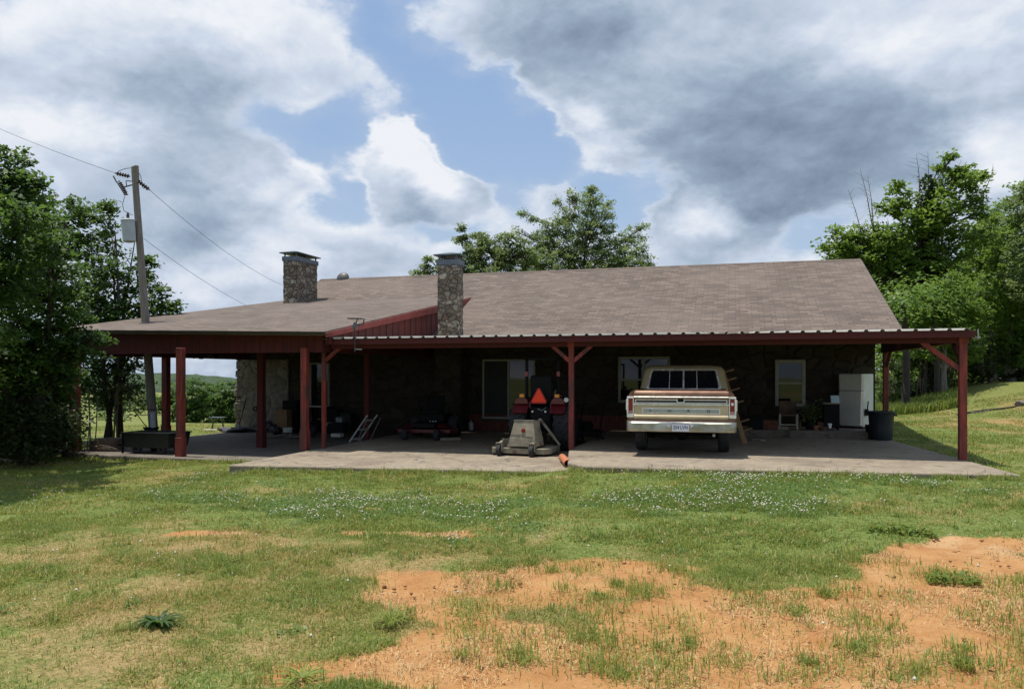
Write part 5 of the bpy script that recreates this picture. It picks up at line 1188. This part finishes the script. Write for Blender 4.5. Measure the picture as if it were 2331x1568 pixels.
# push spreader behind the cart
q = at_t(344, 990, 19.6); x, y = q.x, q.y
sp_ = thing('push_spreader', 'black hopper seed spreader with a bar handle behind the cart', 'spreader', (x, y, -.29))
obj('hopper', MB().lathe([(.05,-.02),(.07,.02),(.19,.16),(.20,.18),(.18,.18),(.05,.03)], (x,y,0), seg=20), M['plastic_black'], sp_, smooth=40)
obj('frame', MB().bar((x,y,-.03),(x,y,-.2),.04).bar((x-.15,y,-.18),(x+.15,y,-.18),.03), M['black'], sp_)
obj('handle', MB().tube([(x-.12,y,.16),(x-.55,y,.62)], .012, 6).tube([(x-.55,y,.62),(x+.32,y,.64),(x+.42,y,.56)], .012, 6), M['black'], sp_)
for s in (-1,1): obj('wheel', tyre(MB(), (x+s*.17,y,-.18), .11, .05, 'x', 18, .4), M['rubber'], sp_, smooth=40)
# stump with twigs, log, sundries on the left
q = on_z(222, 1027, -.30); x, y = q.x, q.y+.3
st2 = thing('tree_stump', 'low broad brown stump round lying beside the leftmost red post', 'stump', (x,y,-.32))
obj('wood', MB().lathe([(.30,-.34),(.37,-.30),(.36,-.05),(.35,-.03),(.33,-.02)], (x,y,0), seg=22), M['brown'], st2, smooth=50)
rng = random.Random(3); mb = MB()
for k in range(7):
    a0 = Vector((x-.45+k*.09, y-.40, -.34)); mb.tube([a0, a0+Vector((.15,-.02,.14+.03*(k % 3))), a0+Vector((.42,.0,.16+.02*(k % 2))), a0+Vector((.62,.05,.08))], [.012,.012,.01,.006], 6)
single('dry_twigs', 'arching bundle of dry twigs against the brown stump', 'twigs', mb, M['twig'])
a, b_ = on_z(112, 1046, -.42), on_z(162, 1022, -.36)
single('fallen_log', 'grey fallen log pointing at the foot of the leftmost red post', 'log', MB().tube([a+Vector((0,0,.03)), a.lerp(b_,.4)+Vector((0,0,.09)), b_+Vector((0,0,.20))], [.035,.075,.085], 10), M['bark_pale'], smooth=50)
a, b_ = on_z(0, 1051, -.40), on_z(72, 1048, -.41)
single('ground_board', 'pale weathered board lying in the grass at the left edge of the photo', 'board', MB().bar(a+Vector((-.4,0,.02)), b_+Vector((0,0,.02)), .16, .05), M['wood_grey'])
for px, py, w, h, lb in ((262,1018,.42,.04,'white scrap of board behind the black cart'), (273,1004,.2,.18,'grey concrete block behind the left end of the cart')):
    p = on_z(px, py, -.29); single('scrap_block', lb, 'scrap', MB().box(p.x-w/2,p.y+.1,-.29,p.x+w/2,p.y+.25,-.29+h), M['cloth'] if h < .1 else M['concrete_grey'], bevel=.006)
# ceiling fan on the porch
p = at_t(490, 824, 19.8); cf = thing('ceiling_fan', 'dark ceiling fan with drooping blades under the porch roof', 'fan', (p.x,p.y,2.4))
obj('motor', MB().lathe([(.02,2.40),(.02,2.12),(.09,2.10),(.11,2.04),(.09,1.98),(.04,1.96)], (p.x,p.y,0), seg=16), M['black'], cf, smooth=40)
for k in range(5):
    a = 2*math.pi*k/5+.4; d = Vector((math.cos(a), math.sin(a), 0)); c0 = Vector((p.x,p.y,2.03))
    obj('blade', MB().bar(c0+d*.1, c0+d*.55-Vector((0,0,.10)), .11, .012), M['black'], cf)

# ------------------------------------------------------------------ power pole and lines
b0, t0 = at_t(351, 1000, 20.0), at_t(305.5, 380, 20.0); b0 = b0.lerp(t0, -.06); b0.z = min(b0.z, -.5)
pole = thing('utility_pole', 'leaning grey wooden utility pole with a transformer left of the house', 'pole', tuple(b0))
dv = (t0-b0); obj('shaft', MB().tube([b0+dv*k for k in (0,.25,.5,.75,.985,1)], [.118,.110,.099,.088,.078,.070], 14), M['pole_wood'], pole, smooth=50)
obj('pole_top', MB().tube([t0-dv.normalized()*.42+Vector((.06,0,0)), t0+dv.normalized()*.02+Vector((.07,0,0))], .055, 10), M['pole_wood'], pole, smooth=50)
def pp(px, py, t=20.0): return at_t(px, py, t)
c = pp(293, 526, 19.8); ax = dv.normalized()
mb = MB(); mb.M = Matrix.Translation(c) @ ax.to_track_quat('Z','Y').to_matrix().to_4x4()
mb.lathe([(.10,-.29),(.155,-.27),(.165,.24),(.175,.25),(.175,.275),(.15,.30),(.05,.315)], (0,0,0), seg=22)
tf = obj('transformer', mb, M['tank'], pole, smooth=40)
obj('bracket', MB().bar(pp(303,508),pp(318,508),.05).bar(pp(303,545),pp(318,545),.05), M['steel'], tf)
obj('bushing', MB().lathe([(.03,0),(.045,.04),(.03,.06),(.045,.10),(.03,.12),(.02,.18)], tuple(c+ax*.30), seg=10), M['insulator'], tf, smooth=40)
def discs(a, b_, n=5, r=.055):
    mb = MB(); d = b_-a; mb.M = Matrix.Translation(a) @ d.to_track_quat('Z','Y').to_matrix().to_4x4(); l = d.length; pr = [(.015,0)]
    for k in range(n): z0 = l*(.08+.84*k/n); s = l*.84/n; pr += [(.022,z0),(r,z0+s*.35),(r,z0+s*.5),(.022,z0+s*.7)]
    return mb.lathe(pr+[(.015,l)], (0,0,0), seg=10)
obj('insulator', discs(pp(296,402), pp(262,394)), M['insulator'], pole, smooth=40); obj('insulator', discs(pp(312,411), pp(341,433)), M['insulator'], pole, smooth=40)
ct = obj('fuse_cutout', discs(pp(272,413,19.9), pp(289,443,19.9), 6, .045), M['insulator'], pole, smooth=40)
obj('fuse_tube', MB().tube([pp(268,417,19.8),pp(285,444,19.8)], .02, 7).tube([pp(272,412,19.85),pp(266,416,19.8),pp(258,401,19.8)], .018, 6).bar(pp(283,444,19.8),pp(291,443,19.9),.03).tube([pp(288,424),pp(287,412),pp(301,413)], .014, 6).tube([pp(284,426,19.9),pp(290,424),pp(301,421)], .018, 6), M['insulator'], ct)
obj('jumper', MB().tube([pp(306,382),pp(285,384),pp(270,390),pp(262,396)], .008, 5).tube([pp(311,386),pp(320,400),pp(324,420),pp(326,430)], .008, 5).tube([pp(284,447),pp(279,465),pp(282,480),pp(302,490)], .008, 5), M['cable'], pole)
q = on_z(352, 990, -.3); e0, e1 = at_t(350, 990, 19.75), at_t(348, 940, 19.8)
obj('conduit', MB().tube([e0-Vector((0,0,.3)), e1], .075, 12).tube([e1, e1+Vector((0,0,.03))], .09, 12), M['tank'], pole, smooth=40)
def wire(label, pts, r, sag, grp='power lines of the leaning pole'):
    out = []
    a, b_ = pts
    for k in range(25): s = k/24; out.append(a.lerp(b_, s)-Vector((0,0,sag*4*s*(1-s))))
    tag(obj('power_line', MB().tube(out, r, 5), M['cable']), label, 'power line', grp)
wire('upper power line running from the pole to the left edge of the sky', (pp(262,394), at_t(-160, 218, 26)), .006, .12)
wire('upper power line descending right from the pole to behind the left chimney', (pp(341,433), at_t(645, 650, 33)), .006, .25)
wire('lower cable descending right from the transformer to the porch roof', (pp(327,543), at_t(580, 705, 28)), .0055, .12)
# ------------------------------------------------------------------ trees
def tree(name, label, base, blobs_, leaf, leafmat, barkmat, trunk_r, seed, dens=1., group=None, stems=1, per=26, lean=(0,0), cat='tree', twigs=1, tint0=.45, clus=.30, fork=.35, lit=True):
    """blobs_: (px, py, radius in survey px, metres nearer(-)/farther(+), optional density)"""
    rng = np.random.RandomState(seed); base = Vector(base)
    root = thing(name, label, cat, tuple(base), group=group)
    dep0 = -SN*base.x + CS*base.y; cs = []
    for b_ in blobs_:
        t_ = dep0+b_[3]; c = at_t(b_[0], b_[1], t_); cs.append((np.array(c), b_[2]*t_/F, b_[4] if len(b_) > 4 else 1.))
    ctr = np.mean([c for c, r, w in cs], 0); topz = max(c[2]+r for c, r, w in cs); bz = base.z
    tm = MB(); tips = []
    for s_ in range(stems):
        off = Vector((rng.uniform(-1,1), rng.uniform(-1,1), 0))*trunk_r*(2.2 if stems > 1 else 0)
        tgt = Vector((ctr[0]*.65+base.x*.35, ctr[1]*.65+base.y*.35, bz+(topz-bz)*.82)) + (Vector((rng.uniform(-1,1), rng.uniform(-1,1), 0))*(topz-bz)*.12 if stems > 1 else Vector((0,0,0)))
        pts = []; rr = []
        for k in range(9):
            q = k/8; p = (base+off).lerp(tgt, q)+Vector((rng.normal(0,.03), rng.normal(0,.03), 0))*(topz-bz)*.12*(q > 0)
            pts.append(p); rr.append(trunk_r/(stems**.5)*((1.35 if k == 0 else 1)*(1-q*.82)))
        pts[0].z -= .15; tm.tube(pts, rr, 9); tips.append((pts, rr))
    for i, (c, r, w) in enumerate(cs):
        pts, rr = tips[i % len(tips)]; c = Vector(c)
        zc = (c.z-bz)/max(.1, pts[-1].z-bz); k = int(np.clip(round((zc-fork*.6)*8), 2, 7)); p0 = pts[k]; r0 = rr[k]*.6
        mid = p0.lerp(c, .5)+Vector((0,0,.10*(c-p0).length)); tm.tube([p0, mid, c], [r0, r0*.65, r0*.35+.006], 6)
        for _ in range(int(4*twigs)):
            d = rng.normal(0, 1, 3); d[2] = abs(d[2])*.8; d /= np.linalg.norm(d); e_ = c+Vector(d)*r*rng.uniform(.7, 1.0)
            s0 = mid.lerp(c, rng.uniform(.3, 1)); tm.tube([s0, s0.lerp(e_, .5)+Vector((0,0,.05*r)), e_], [r0*.3+.006, r0*.2+.005, .004], 5)
    obj('trunk', tm, M[barkmat], root, smooth=60)
    P_, T_ = [], []
    for c, r, w in cs:
        nc = max(7, int(6.2*dens*w*(r/clus)**2))
        d = rng.normal(0, 1, (nc, 3)); d /= np.linalg.norm(d, axis=1)[:, None]
        rad = r*(rng.uniform(0, 1, nc)**.38)*(1+.10*rng.normal(0, 1, nc)); cc = c+d*rad[:, None]*np.array([1, 1, .92]); cr = clus*rng.uniform(.55, 1.3, nc)
        ct_ = rng.normal(0, .18, nc); npl = rng.poisson(per, nc)
        idx = np.repeat(np.arange(nc), npl); n = len(idx)
        o_ = rng.normal(0, 1, (n, 3)); o_ /= np.maximum(np.linalg.norm(o_, axis=1), .3)[:, None]; o_ *= (rng.uniform(0, 1, n)**.5)[:, None]; o_[:, 2] *= .55
        P_.append(cc[idx]+o_*cr[idx][:, None]); T_.append(tint0+ct_[idx]+rng.normal(0, .13, n))
    P_ = np.concatenate(P_); T_ = np.clip(np.concatenate(T_), 0, 1)
    k = P_[:, 2] > bz-.05; P_, T_ = P_[k], T_[k]
    leaf_quads('crown', P_-np.array(base), leaf*rng.uniform(.65, 1.25, len(P_)), T_, M[leafmat], flat=.45, parent=root, rng=rng)
    return root
def gbase(px, t, dz=0):
    p = at_t(px, 900, t); return (p.x, p.y, zf(p.x, p.y)+dz)
# left: the big dark tree at the edge of the photo and its companions
tree('shade_tree', 'big dark leafy tree at the left edge overhanging the porch corner', gbase(52, 16.6),
     [(28,372,50,-2.6),(-20,430,88,-2.8),(45,455,66,-2.6),(-70,520,120,-3),(70,540,75,-1.8),(100,470,20,-2),(20,610,95,-2.2),(105,620,75,-.6),(-60,690,120,-2.5),(-130,420,130,-3.6),(-200,520,150,-5.5),(75,420,30,-2.8),(60,500,60,-4),(110,560,50,-3.2),(90,705,95,-.4),(40,790,85,-.6),(-30,800,100,-1.2),(115,800,70,-.2),(160,735,55,.1),(175,800,45,0),(-110,640,150,-3.5),(-150,560,140,-4.5),(-190,700,150,-5),(140,860,45,.4),(70,880,60,.3),(210,770,30,.2),(20,880,75,.3),(-60,880,90,0),(110,905,42,.5),(60,830,80,-.3),(150,900,30,.4),(20,935,48,-.3),(130,860,45,-.3)],
     .10, 'leaf_dark', 'bark', .15, 101, 1.25, 'trees on the left of the porch', stems=2, clus=.28, per=28, twigs=.5)
tree('shade_tree', 'rounder leafy tree behind the pole, second from the left edge', gbase(262, 22.5),
     [(160,478,42,0),(205,485,38,.4),(240,500,26,0),(120,540,62,.3),(190,560,70,0),(245,600,45,-.4),(150,640,85,.4),(230,680,75,-.2),(300,640,38,.3),(340,620,26,.4),(310,700,58,0),(365,680,32,.3),(395,695,18,.2),(355,730,38,.2),(190,750,90,0),(270,760,70,-.2),(170,830,60,.3),(290,820,40,.3),(330,590,14,.3),(240,850,45,0),(245,470,14,0),(170,880,45,0),(285,870,40,0),(230,900,35,-.2),(330,800,28,.2)],
     .12, 'leaf_dark', 'bark', .15, 102, 1.2, 'trees on the left of the porch', stems=4, clus=.34, per=27, twigs=1, tint0=.5)
for k, (px, t, bl, lb) in enumerate(((20, 17.6, [(15,930,70,0),(60,960,50,.3),(-30,960,80,0),(30,1000,50,-.3)], 'dark tangled shrub at the foot of the big left tree'),
                         (120, 19.5, [(120,930,55,0),(150,960,40,.2),(95,970,50,0)], 'sparse leggy shrub between the big left tree and the leftmost red post'),
                         (262, 21.8, [(280,880,40,0),(250,900,35,.2),(310,900,28,0)], 'low leafy suckers around the multi-stemmed trunk behind the cart'))):
    tree('shrub', lb, gbase(px, t), bl, .09, 'leaf_under', 'twig', .05, 120+k, .55, 'shrubs under the left trees', stems=5, clus=.25, per=16, cat='shrub')
for k, (px0, px1, pt_, t, r_) in enumerate(((205,200,880,18.6,.022),(213,222,900,18.8,.016),(196,205,910,18.7,.014),(85,68,870,17.4,.05))):
    a = Vector(gbase(px0, t)); b_ = at_t(px1, pt_, t)
    tag(obj('sapling', MB().tube([a-Vector((0,0,.1)), a.lerp(b_,.5)+Vector((.03,0,0)), b_], [r_, r_*.85, r_*.6], 7), M['bark_pale'], smooth=60), ('straight bare sapling stem left of the leftmost red post','thin bare stem closest to the leftmost red post','thinnest bare stem beside the straight sapling','thick dark leaning stem under the big left tree')[k], 'sapling', 'bare stems left of the porch')
tree('young_plant', 'small bright yellow-green plant at the edge of the left lawn', gbase(100, 16.2), [(95,1022,14,0),(100,1040,10,0),(112,1018,8,0)], .07, 'leaf_bright', 'twig', .012, 130, 1.2, clus=.10, per=10, cat='plant')
# behind the roof
tree('maple', 'tall grey-green tree rising behind the middle of the roof ridge', gbase(1325, 42, -.3),
     [(1345,440,14,0),(1335,470,38,0),(1290,492,36,.5),(1375,500,36,-.5),(1250,520,28,0),(1300,545,58,0),(1370,550,45,.6),(1235,560,40,.5),(1330,600,75,0),(1260,610,55,-.6),(1400,590,36,.4),(1205,610,38,.3),(1445,540,28,.5),(1465,520,14,.5),(1440,580,36,0),(1410,630,45,0),(1475,605,18,.3),(1190,485,9,0),(1215,500,10,0),(1270,460,9,0),(1310,455,12,.2),(1385,465,10,0),(1330,700,110,0,.5),(1490,640,18,0),(1340,520,60,.3),(1300,450,20,0),(1360,455,20,.2),(1230,585,45,-.4),(1290,580,60,.5),(1380,600,60,-.4),(1430,560,34,.3),(1455,600,36,-.3),(1240,540,36,.2),(1180,530,16,0),(1345,430,10,0)],
     .105, 'leaf_pale', 'bark_pale', .18, 103, .85, 'trees behind the roof', clus=.34, per=30, twigs=2, tint0=.55)
tree('maple', 'shorter spiky-topped tree behind the ridge just right of the nearer chimney', gbase(1105, 39, -.3),
     [(1050,518,7,0),(1058,540,10,0),(1070,565,20,0),(1085,535,14,.2),(1110,545,20,0),(1135,545,14,.2),(1160,540,18,0),(1185,560,22,0),(1095,585,34,0),(1140,590,36,.3),(1060,610,30,0),(1180,605,36,.3),(1110,640,60,0),(1035,595,12,0),(1000,600,12,0),(985,615,16,0),(965,610,12,0),(945,622,12,0),(965,640,24,0),(1020,640,28,0),(1075,590,34,0),(1130,570,26,.2),(1160,580,30,0),(1205,585,28,0),(1045,545,9,0),(1095,555,18,0),(975,590,8,0)],
     .12, 'leaf_pale', 'bark_pale', .15, 104, 1.0, 'trees behind the roof', stems=3, clus=.30, per=30, twigs=2, tint0=.5)
# right: tall oak with ivy and dead tips, wood behind it
oak = tree('oak', 'tall broken-topped oak with a dark ivy-clad trunk right of the roof', gbase(2122, 35.5),
     [(2165,362,17,0),(2140,380,16,.2),(2195,385,26,0),(2170,420,42,0),(2215,425,24,.2),(2120,445,34,0),(2040,425,14,0),(2055,460,36,0),(2020,480,30,.3),(2075,510,42,-.3),(2000,530,40,0),(1950,530,28,.2),(1920,545,26,0),(1885,560,20,0),(1900,530,16,.3),(2030,570,50,.4),(1960,580,36,0),(2235,450,18,.3),(2230,490,14,.3),(2160,500,48,0),(2110,560,52,.4),(2200,470,28,.4),(2180,560,46,0),(2045,630,50,0),(2110,640,60,.4),(1930,600,20,0),(2240,400,8,.3),(1905,575,30,.2),(1950,560,34,.3),(1980,560,40,0),(2060,580,50,0),(1945,625,30,.2),(2100,500,50,0),(2090,600,50,.3),(2040,560,40,-.4),(1975,610,36,.2),(2000,640,34,.2),(2080,480,30,.4),(2130,500,40,-.3),(2200,400,20,.2),(1930,570,26,-.2),(2010,555,30,-.3),(2160,610,40,-.3),(2230,540,30,.3)],
     .17, 'leaf_oak', 'bark', .26, 105, 1.1, 'trees right of the house', clus=.42, per=24, twigs=1.5, tint0=.5)
ob_ = Vector(oak.location)
for c in ((1965,445,385,1958),(1965,445,400,1975),(1945,470,430,1930),(2090,420,350,2086),(2105,420,345,2112),(2225,400,380,2262)):
    mb = MB(); a, b_ = at_t(c[0]+(25 if c[0] < 2050 else 5), c[1]+(95 if c[0] < 2050 else 60), 35.5), at_t(c[3], c[2], 35.3); mb.tube([a, a.lerp(b_,.6)+Vector((.05,0,0)), b_], [.03,.016,.005], 5)
    for k in range(9):
        s0 = a.lerp(b_, .3+.075*k); mb.tube([s0, s0+Vector((random.Random(k+c[0]).uniform(-.5,.5), random.Random(k*3+c[0]).uniform(-.3,.3), random.Random(k*7+c[1]).uniform(.05,.35)))], [.009,.003], 4)
    obj('dead_branch', mb, M['twig'], oak)
rng = np.random.RandomState(9); n = 2600; zz = rng.uniform(0, 1, n); a = rng.uniform(0, 6.28, n); bb, tt = np.array(ob_), np.array(at_t(2110, 400, 35.5))
c = bb+(tt-bb)*zz[:, None]; rr = .30*(1-.5*zz)+np.abs(rng.normal(0, .12, n)); c[:, 0] += rr*np.cos(a); c[:, 1] += rr*np.sin(a)
leaf_quads('ivy', c-bb, rng.uniform(.10, .2, n), np.clip(rng.normal(.3, .15, n), 0, 1), M['leaf_under'], flat=.1, parent=oak, rng=rng)
RT = [('wood_tree','dense green tree at the right edge behind the lawn bank', 2300, 37, [(2318,470,34,0),(2345,440,45,0),(2335,520,55,0),(2290,560,50,0),(2335,610,75,-.5),(2290,660,70,0),(2360,700,90,-.5),(2300,760,75,.3),(2345,800,70,-.4)], .17, 'leaf_oak', .22, .5),
      ('wood_tree','mid-green tree filling the gap between the oak and the right-edge tree', 2225, 41, [(2262,480,20,0),(2250,515,30,0),(2275,540,32,.3),(2215,570,45,0),(2255,610,55,0),(2200,640,60,.3),(2240,690,70,0),(2190,730,65,0),(2250,770,70,.3)], .17, 'leaf_oak', .2, .55),
      ('wood_tree','bright-leaved lower tree in front of the oak trunk', 2150, 33.5, [(2130,680,45,0),(2165,650,40,.4),(2190,690,48,0),(2120,720,45,0),(2170,740,55,0),(2220,720,45,.4),(2095,700,26,0),(2150,790,45,.3),(2080,760,34,.2),(2110,800,36,-.2),(2200,790,50,.2)], .14, 'leaf_oak', .13, .45),
      ('wood_tree','dark tree at the back of the wood right of the roof end', 2055, 43, [(2000,640,40,0),(2040,680,55,0),(1985,690,35,0),(2050,740,60,0),(2000,620,26,0),(2070,620,45,0),(2030,790,50,0),(1900,592,16,0),(1925,590,20,0),(1960,600,30,0)], .18, 'leaf_dark', .2, .4),
      ('wood_tree','leafy green tree whose rounded top fills the notch left of the right-edge tree', 2260, 39, [(2255,500,26,0),(2235,540,34,0),(2280,510,30,.3),(2305,545,40,0),(2260,575,45,-.3),(2200,610,45,0),(2290,610,50,0),(2225,660,50,0)], .16, 'leaf_oak', .17, .6),
      ('wood_tree','olive tree tallest at the extreme right edge', 2390, 34, [(2330,440,22,0),(2325,490,28,.2),(2360,470,60,0),(2350,560,50,0),(2400,600,110,0),(2345,650,45,0)], .15, 'leaf_pale', .2, .3)]
for k, (nm, lb, px, t, bl, lf, lm, r_, t0_) in enumerate(RT):
    tree(nm, lb, gbase(px, t), bl, lf, lm, 'bark_pale', r_, 140+k, 1.1, 'trees right of the house', clus=.40, per=22, twigs=.7, tint0=t0_)
UG = [('leafy undergrowth shrub left of the far carport post', 2025, 33, [(2030,840,34,0),(2050,880,36,.4),(2020,900,30,0),(2000,860,26,.5)]), ('leafy undergrowth shrub between the two pale trunks', 2090, 35, [(2090,830,36,0),(2085,880,40,.3),(2100,905,24,0),(2110,800,36,.4)]),
      ('shaded shrub mass left of the right front post', 2165, 36, [(2160,830,40,0),(2150,880,36,.3),(2180,800,46,.4),(2155,905,22,0)]), ('dark shrub mass just right of the right front post', 2235, 36, [(2225,820,46,0),(2250,800,50,.4),(2230,870,30,0),(2215,885,22,.2)]),
      ('dark hollow shrub nearest the right edge above the bank', 2310, 37, [(2300,800,52,0),(2330,790,60,.4),(2290,850,26,0),(2330,850,28,0)])]
for k, (lb, px, t, bl) in enumerate(UG):
    tree('shrub', lb, gbase(px, t), bl, .14, 'leaf_under', 'twig', .06, 160+k, .75, 'undergrowth at the wood edge', stems=4, clus=.36, per=20, twigs=1, cat='shrub', tint0=.4)
for k, (px, p1, t, r_, lb) in enumerate(((2062,2055,31.5,.17,'thick pale trunk just right of the far carport post'), (2135,2122,33,.13,'pale trunk midway between the two right posts'), (2108,2100,34,.06,'thin crooked trunk between the two pale trunks'), (2252,2246,36,.07,'thin dark trunk right of the right front post'))):
    a = Vector(gbase(px, t)); b_ = at_t(p1, 690, t)
    tr = thing('bare_trunk', lb, 'tree', tuple(a), group='trunks at the wood edge'); obj('trunk', MB().tube([a-Vector((0,0,.15)), a.lerp(b_,.08), a.lerp(b_,.5)+Vector((.08,0,0)), b_], [r_*1.5, r_, r_*.8, r_*.5], 10), M['bark'], tr, smooth=60)
    c = np.array(b_)+np.random.RandomState(k).normal(0, 1, (700, 3))*np.array([.7,.6,.5]); leaf_quads('crown', c-np.array(a), np.full(700, .17), np.clip(np.random.RandomState(k).normal(.4,.15,700), 0, 1), M['leaf_oak'], parent=tr, rng=np.random.RandomState(k))
# tall rank grass below the wood edge
rs2 = np.random.RandomState(5); xs, ys = [], []
for px in rs2.uniform(1990, 2200, 5000):
    p = at_t(px, 900, rs2.uniform(29.5, 33.5)); xs.append(p.x); ys.append(p.y)
xs, ys = np.array(xs), np.array(ys)
tag(blade_mesh('rank_grass', xs, ys, rs2.uniform(.2, .5, len(xs)), np.full(len(xs), .045), np.clip(rs2.normal(.15, .12, len(xs)), 0, 1), M['grass'], .35), 'tall dark rank grass at the foot of the wood', 'grass', kind='stuff')
# fallen branches and stones on the bank
for k, (p0, p1, r_, lb) in enumerate((((2178,922),(2262,918),.03,'pale fallen branch lying across the right bank'), ((2200,928),(2331,918),.045,'long dark fallen branch at the foot of the right bank'), ((2318,931),(2345,935),.12,'short thick pale log at the right edge of the photo'))):
    t = 27.5; a, b_ = at_t(*p0, t), at_t(*p1, t); pts = []
    for j in range(9):
        p = a.lerp(b_, j/8); p.y += .12*math.sin(j*.9); p.z = zf(p.x, p.y)+r_*.7; pts.append(p)
    tag(obj('fallen_branch', MB().tube(pts, [r_*(1-.06*j) for j in range(9)], 8), M['bark_pale' if k != 1 else 'bark'], smooth=50), lb, 'branch', 'dead wood on the right bank')
# field edge far left: hedge trees and distant wooded hills
HT = [(440,66,[(440,895,36,0),(425,925,34,.5),(450,940,32,0),(430,955,30,0)],'hedge tree closest to the thick left post'),(485,70,[(482,892,34,0),(468,920,36,.4),(502,925,36,0),(485,950,34,0)],'rounded hedge tree in the middle of the gap under the porch'),(520,68,[(520,900,32,0),(540,895,34,.4),(515,940,36,0),(545,945,34,0)],'hedge tree touching the pale stone wall corner'),
      (590,72,[(585,900,34,0),(610,920,34,0)],'hedge tree hidden mostly behind the house corner'),(280,90,[(230,920,22,0),(250,915,22,.4),(280,925,24,0),(320,915,26,0),(350,920,22,.3)],'far hedge tree across the pale field left of the pole'),(395,72,[(395,900,30,0),(375,920,26,0),(405,935,26,.4)],'hedge tree between the left posts'),(240,60,[(235,945,14,0),(255,955,12,0),(275,955,12,.3)],'grey-green bush out in the pale field')]
for k, (px, t, bl, lb) in enumerate(HT):
    tree('hedge_tree', lb, gbase(px, t), bl, .24, 'leaf_dark' if k != 6 else 'leaf_pale', 'bark', .12, 180+k, 1.1, 'hedge trees beyond the field', stems=2, clus=.5, per=22, twigs=.5, tint0=.55)
def mass(name, label, spots, n, leaf, mat, seed, tint):
    r = np.random.RandomState(seed); P_ = []
    for px0, px1, py0, py1, t0_, t1_, w in spots:
        m_ = int(n*w); nc = m_//22; cx_, cy_, ct_ = r.uniform(px0, px1, nc), r.uniform(py0, py1, nc), r.uniform(t0_, t1_, nc)
        for a, b_, c in zip(cx_, cy_, ct_):
            p = np.array(at_t(a, b_, c)); P_.append(p+np.clip(r.normal(0, 1, (22, 3)), -1.8, 1.8)*np.array([.42,.42,.26])*c/32)
    P_ = np.concatenate(P_); P_ = P_[P_[:, 2] > zg(P_[:, 0], P_[:, 1])-.1]
    o = leaf_quads(name, P_, leaf*r.uniform(.7, 1.3, len(P_)), np.clip(r.normal(tint, .17, len(P_)), 0, 1), M[mat], flat=.4, rng=r); return tag(o, label, 'undergrowth', kind='stuff')
mass('woodland', 'mass of shaded wood and undergrowth behind the trees on the right', [(1985,2460,640,780,42,47,.45),(2000,2460,760,900,40,45,.45),(2010,2200,860,930,36,39,.12)], 52000, .22, 'leaf_oak', 3, .35)
mass('undergrowth', 'tangle of dark undergrowth between the trunks left of the porch', [(-90,60,890,1030,17.2,20,.4),(-90,120,915,1035,15.6,16.4,.18),(90,160,930,1015,17,18.2,.12),(60,150,900,1000,19,22,.2),(-90,60,780,900,19,22,.3),(215,300,880,930,23,25,.06)], 22000, .085, 'leaf_under', 4, .4)
def hills(name, label, r0, r1, top_px, lo, hi, seed, col):
    na, nr = 260, 26; vs = []
    for j in range(nr):
        for i in range(na):
            px = lo+(hi-lo)*i/(na-1); rr = r0+(r1-r0)*j/(nr-1); d = ray(px, 850); l = math.hypot(d[0], d[1]); X, Y = d[0]/l*rr, d[1]/l*rr
            s = math.sin(math.pi/2*min(1, j/(nr-6))); ht = EYE+(HY-top_px(px))/F*r1*.9
            g0 = -7; vs.append((X, Y, g0+(ht-g0)*s))
    V = np.array(vs); V[:, 2] += (fbm(V[:, 0]*.11, V[:, 1]*.11, seed, 4)-.5)*3+(fbm(V[:, 0]*.45, V[:, 1]*.45, seed+3, 3)-.5)*2.5
    mb = MB().add([tuple(p) for p in V], [(j*na+i, j*na+i+1, (j+1)*na+i+1, (j+1)*na+i) for j in range(nr-1) for i in range(na-1)])
    o = obj(name, mb, col, smooth=60); o['kind'] = 'structure'; o['label'] = label
m, nt, b = nmat('far_wood_canopy'); v = coords(nt); n_ = noise(nt, v, .25, 8, .7); L(nt, mixc(nt, maprange(nt, n_, .35, .65), (.018,.040,.016), (.06,.10,.032)), b.inputs['Base Color']); b.inputs['Roughness'].default_value = 1; bump(nt, b, n_, 1., 2.)
hills('hills', 'low wooded hills on the horizon', 330, 560, lambda px: 860+5*math.sin(px*.012)+(px-480)*.03, -900, 3300, 5, m)
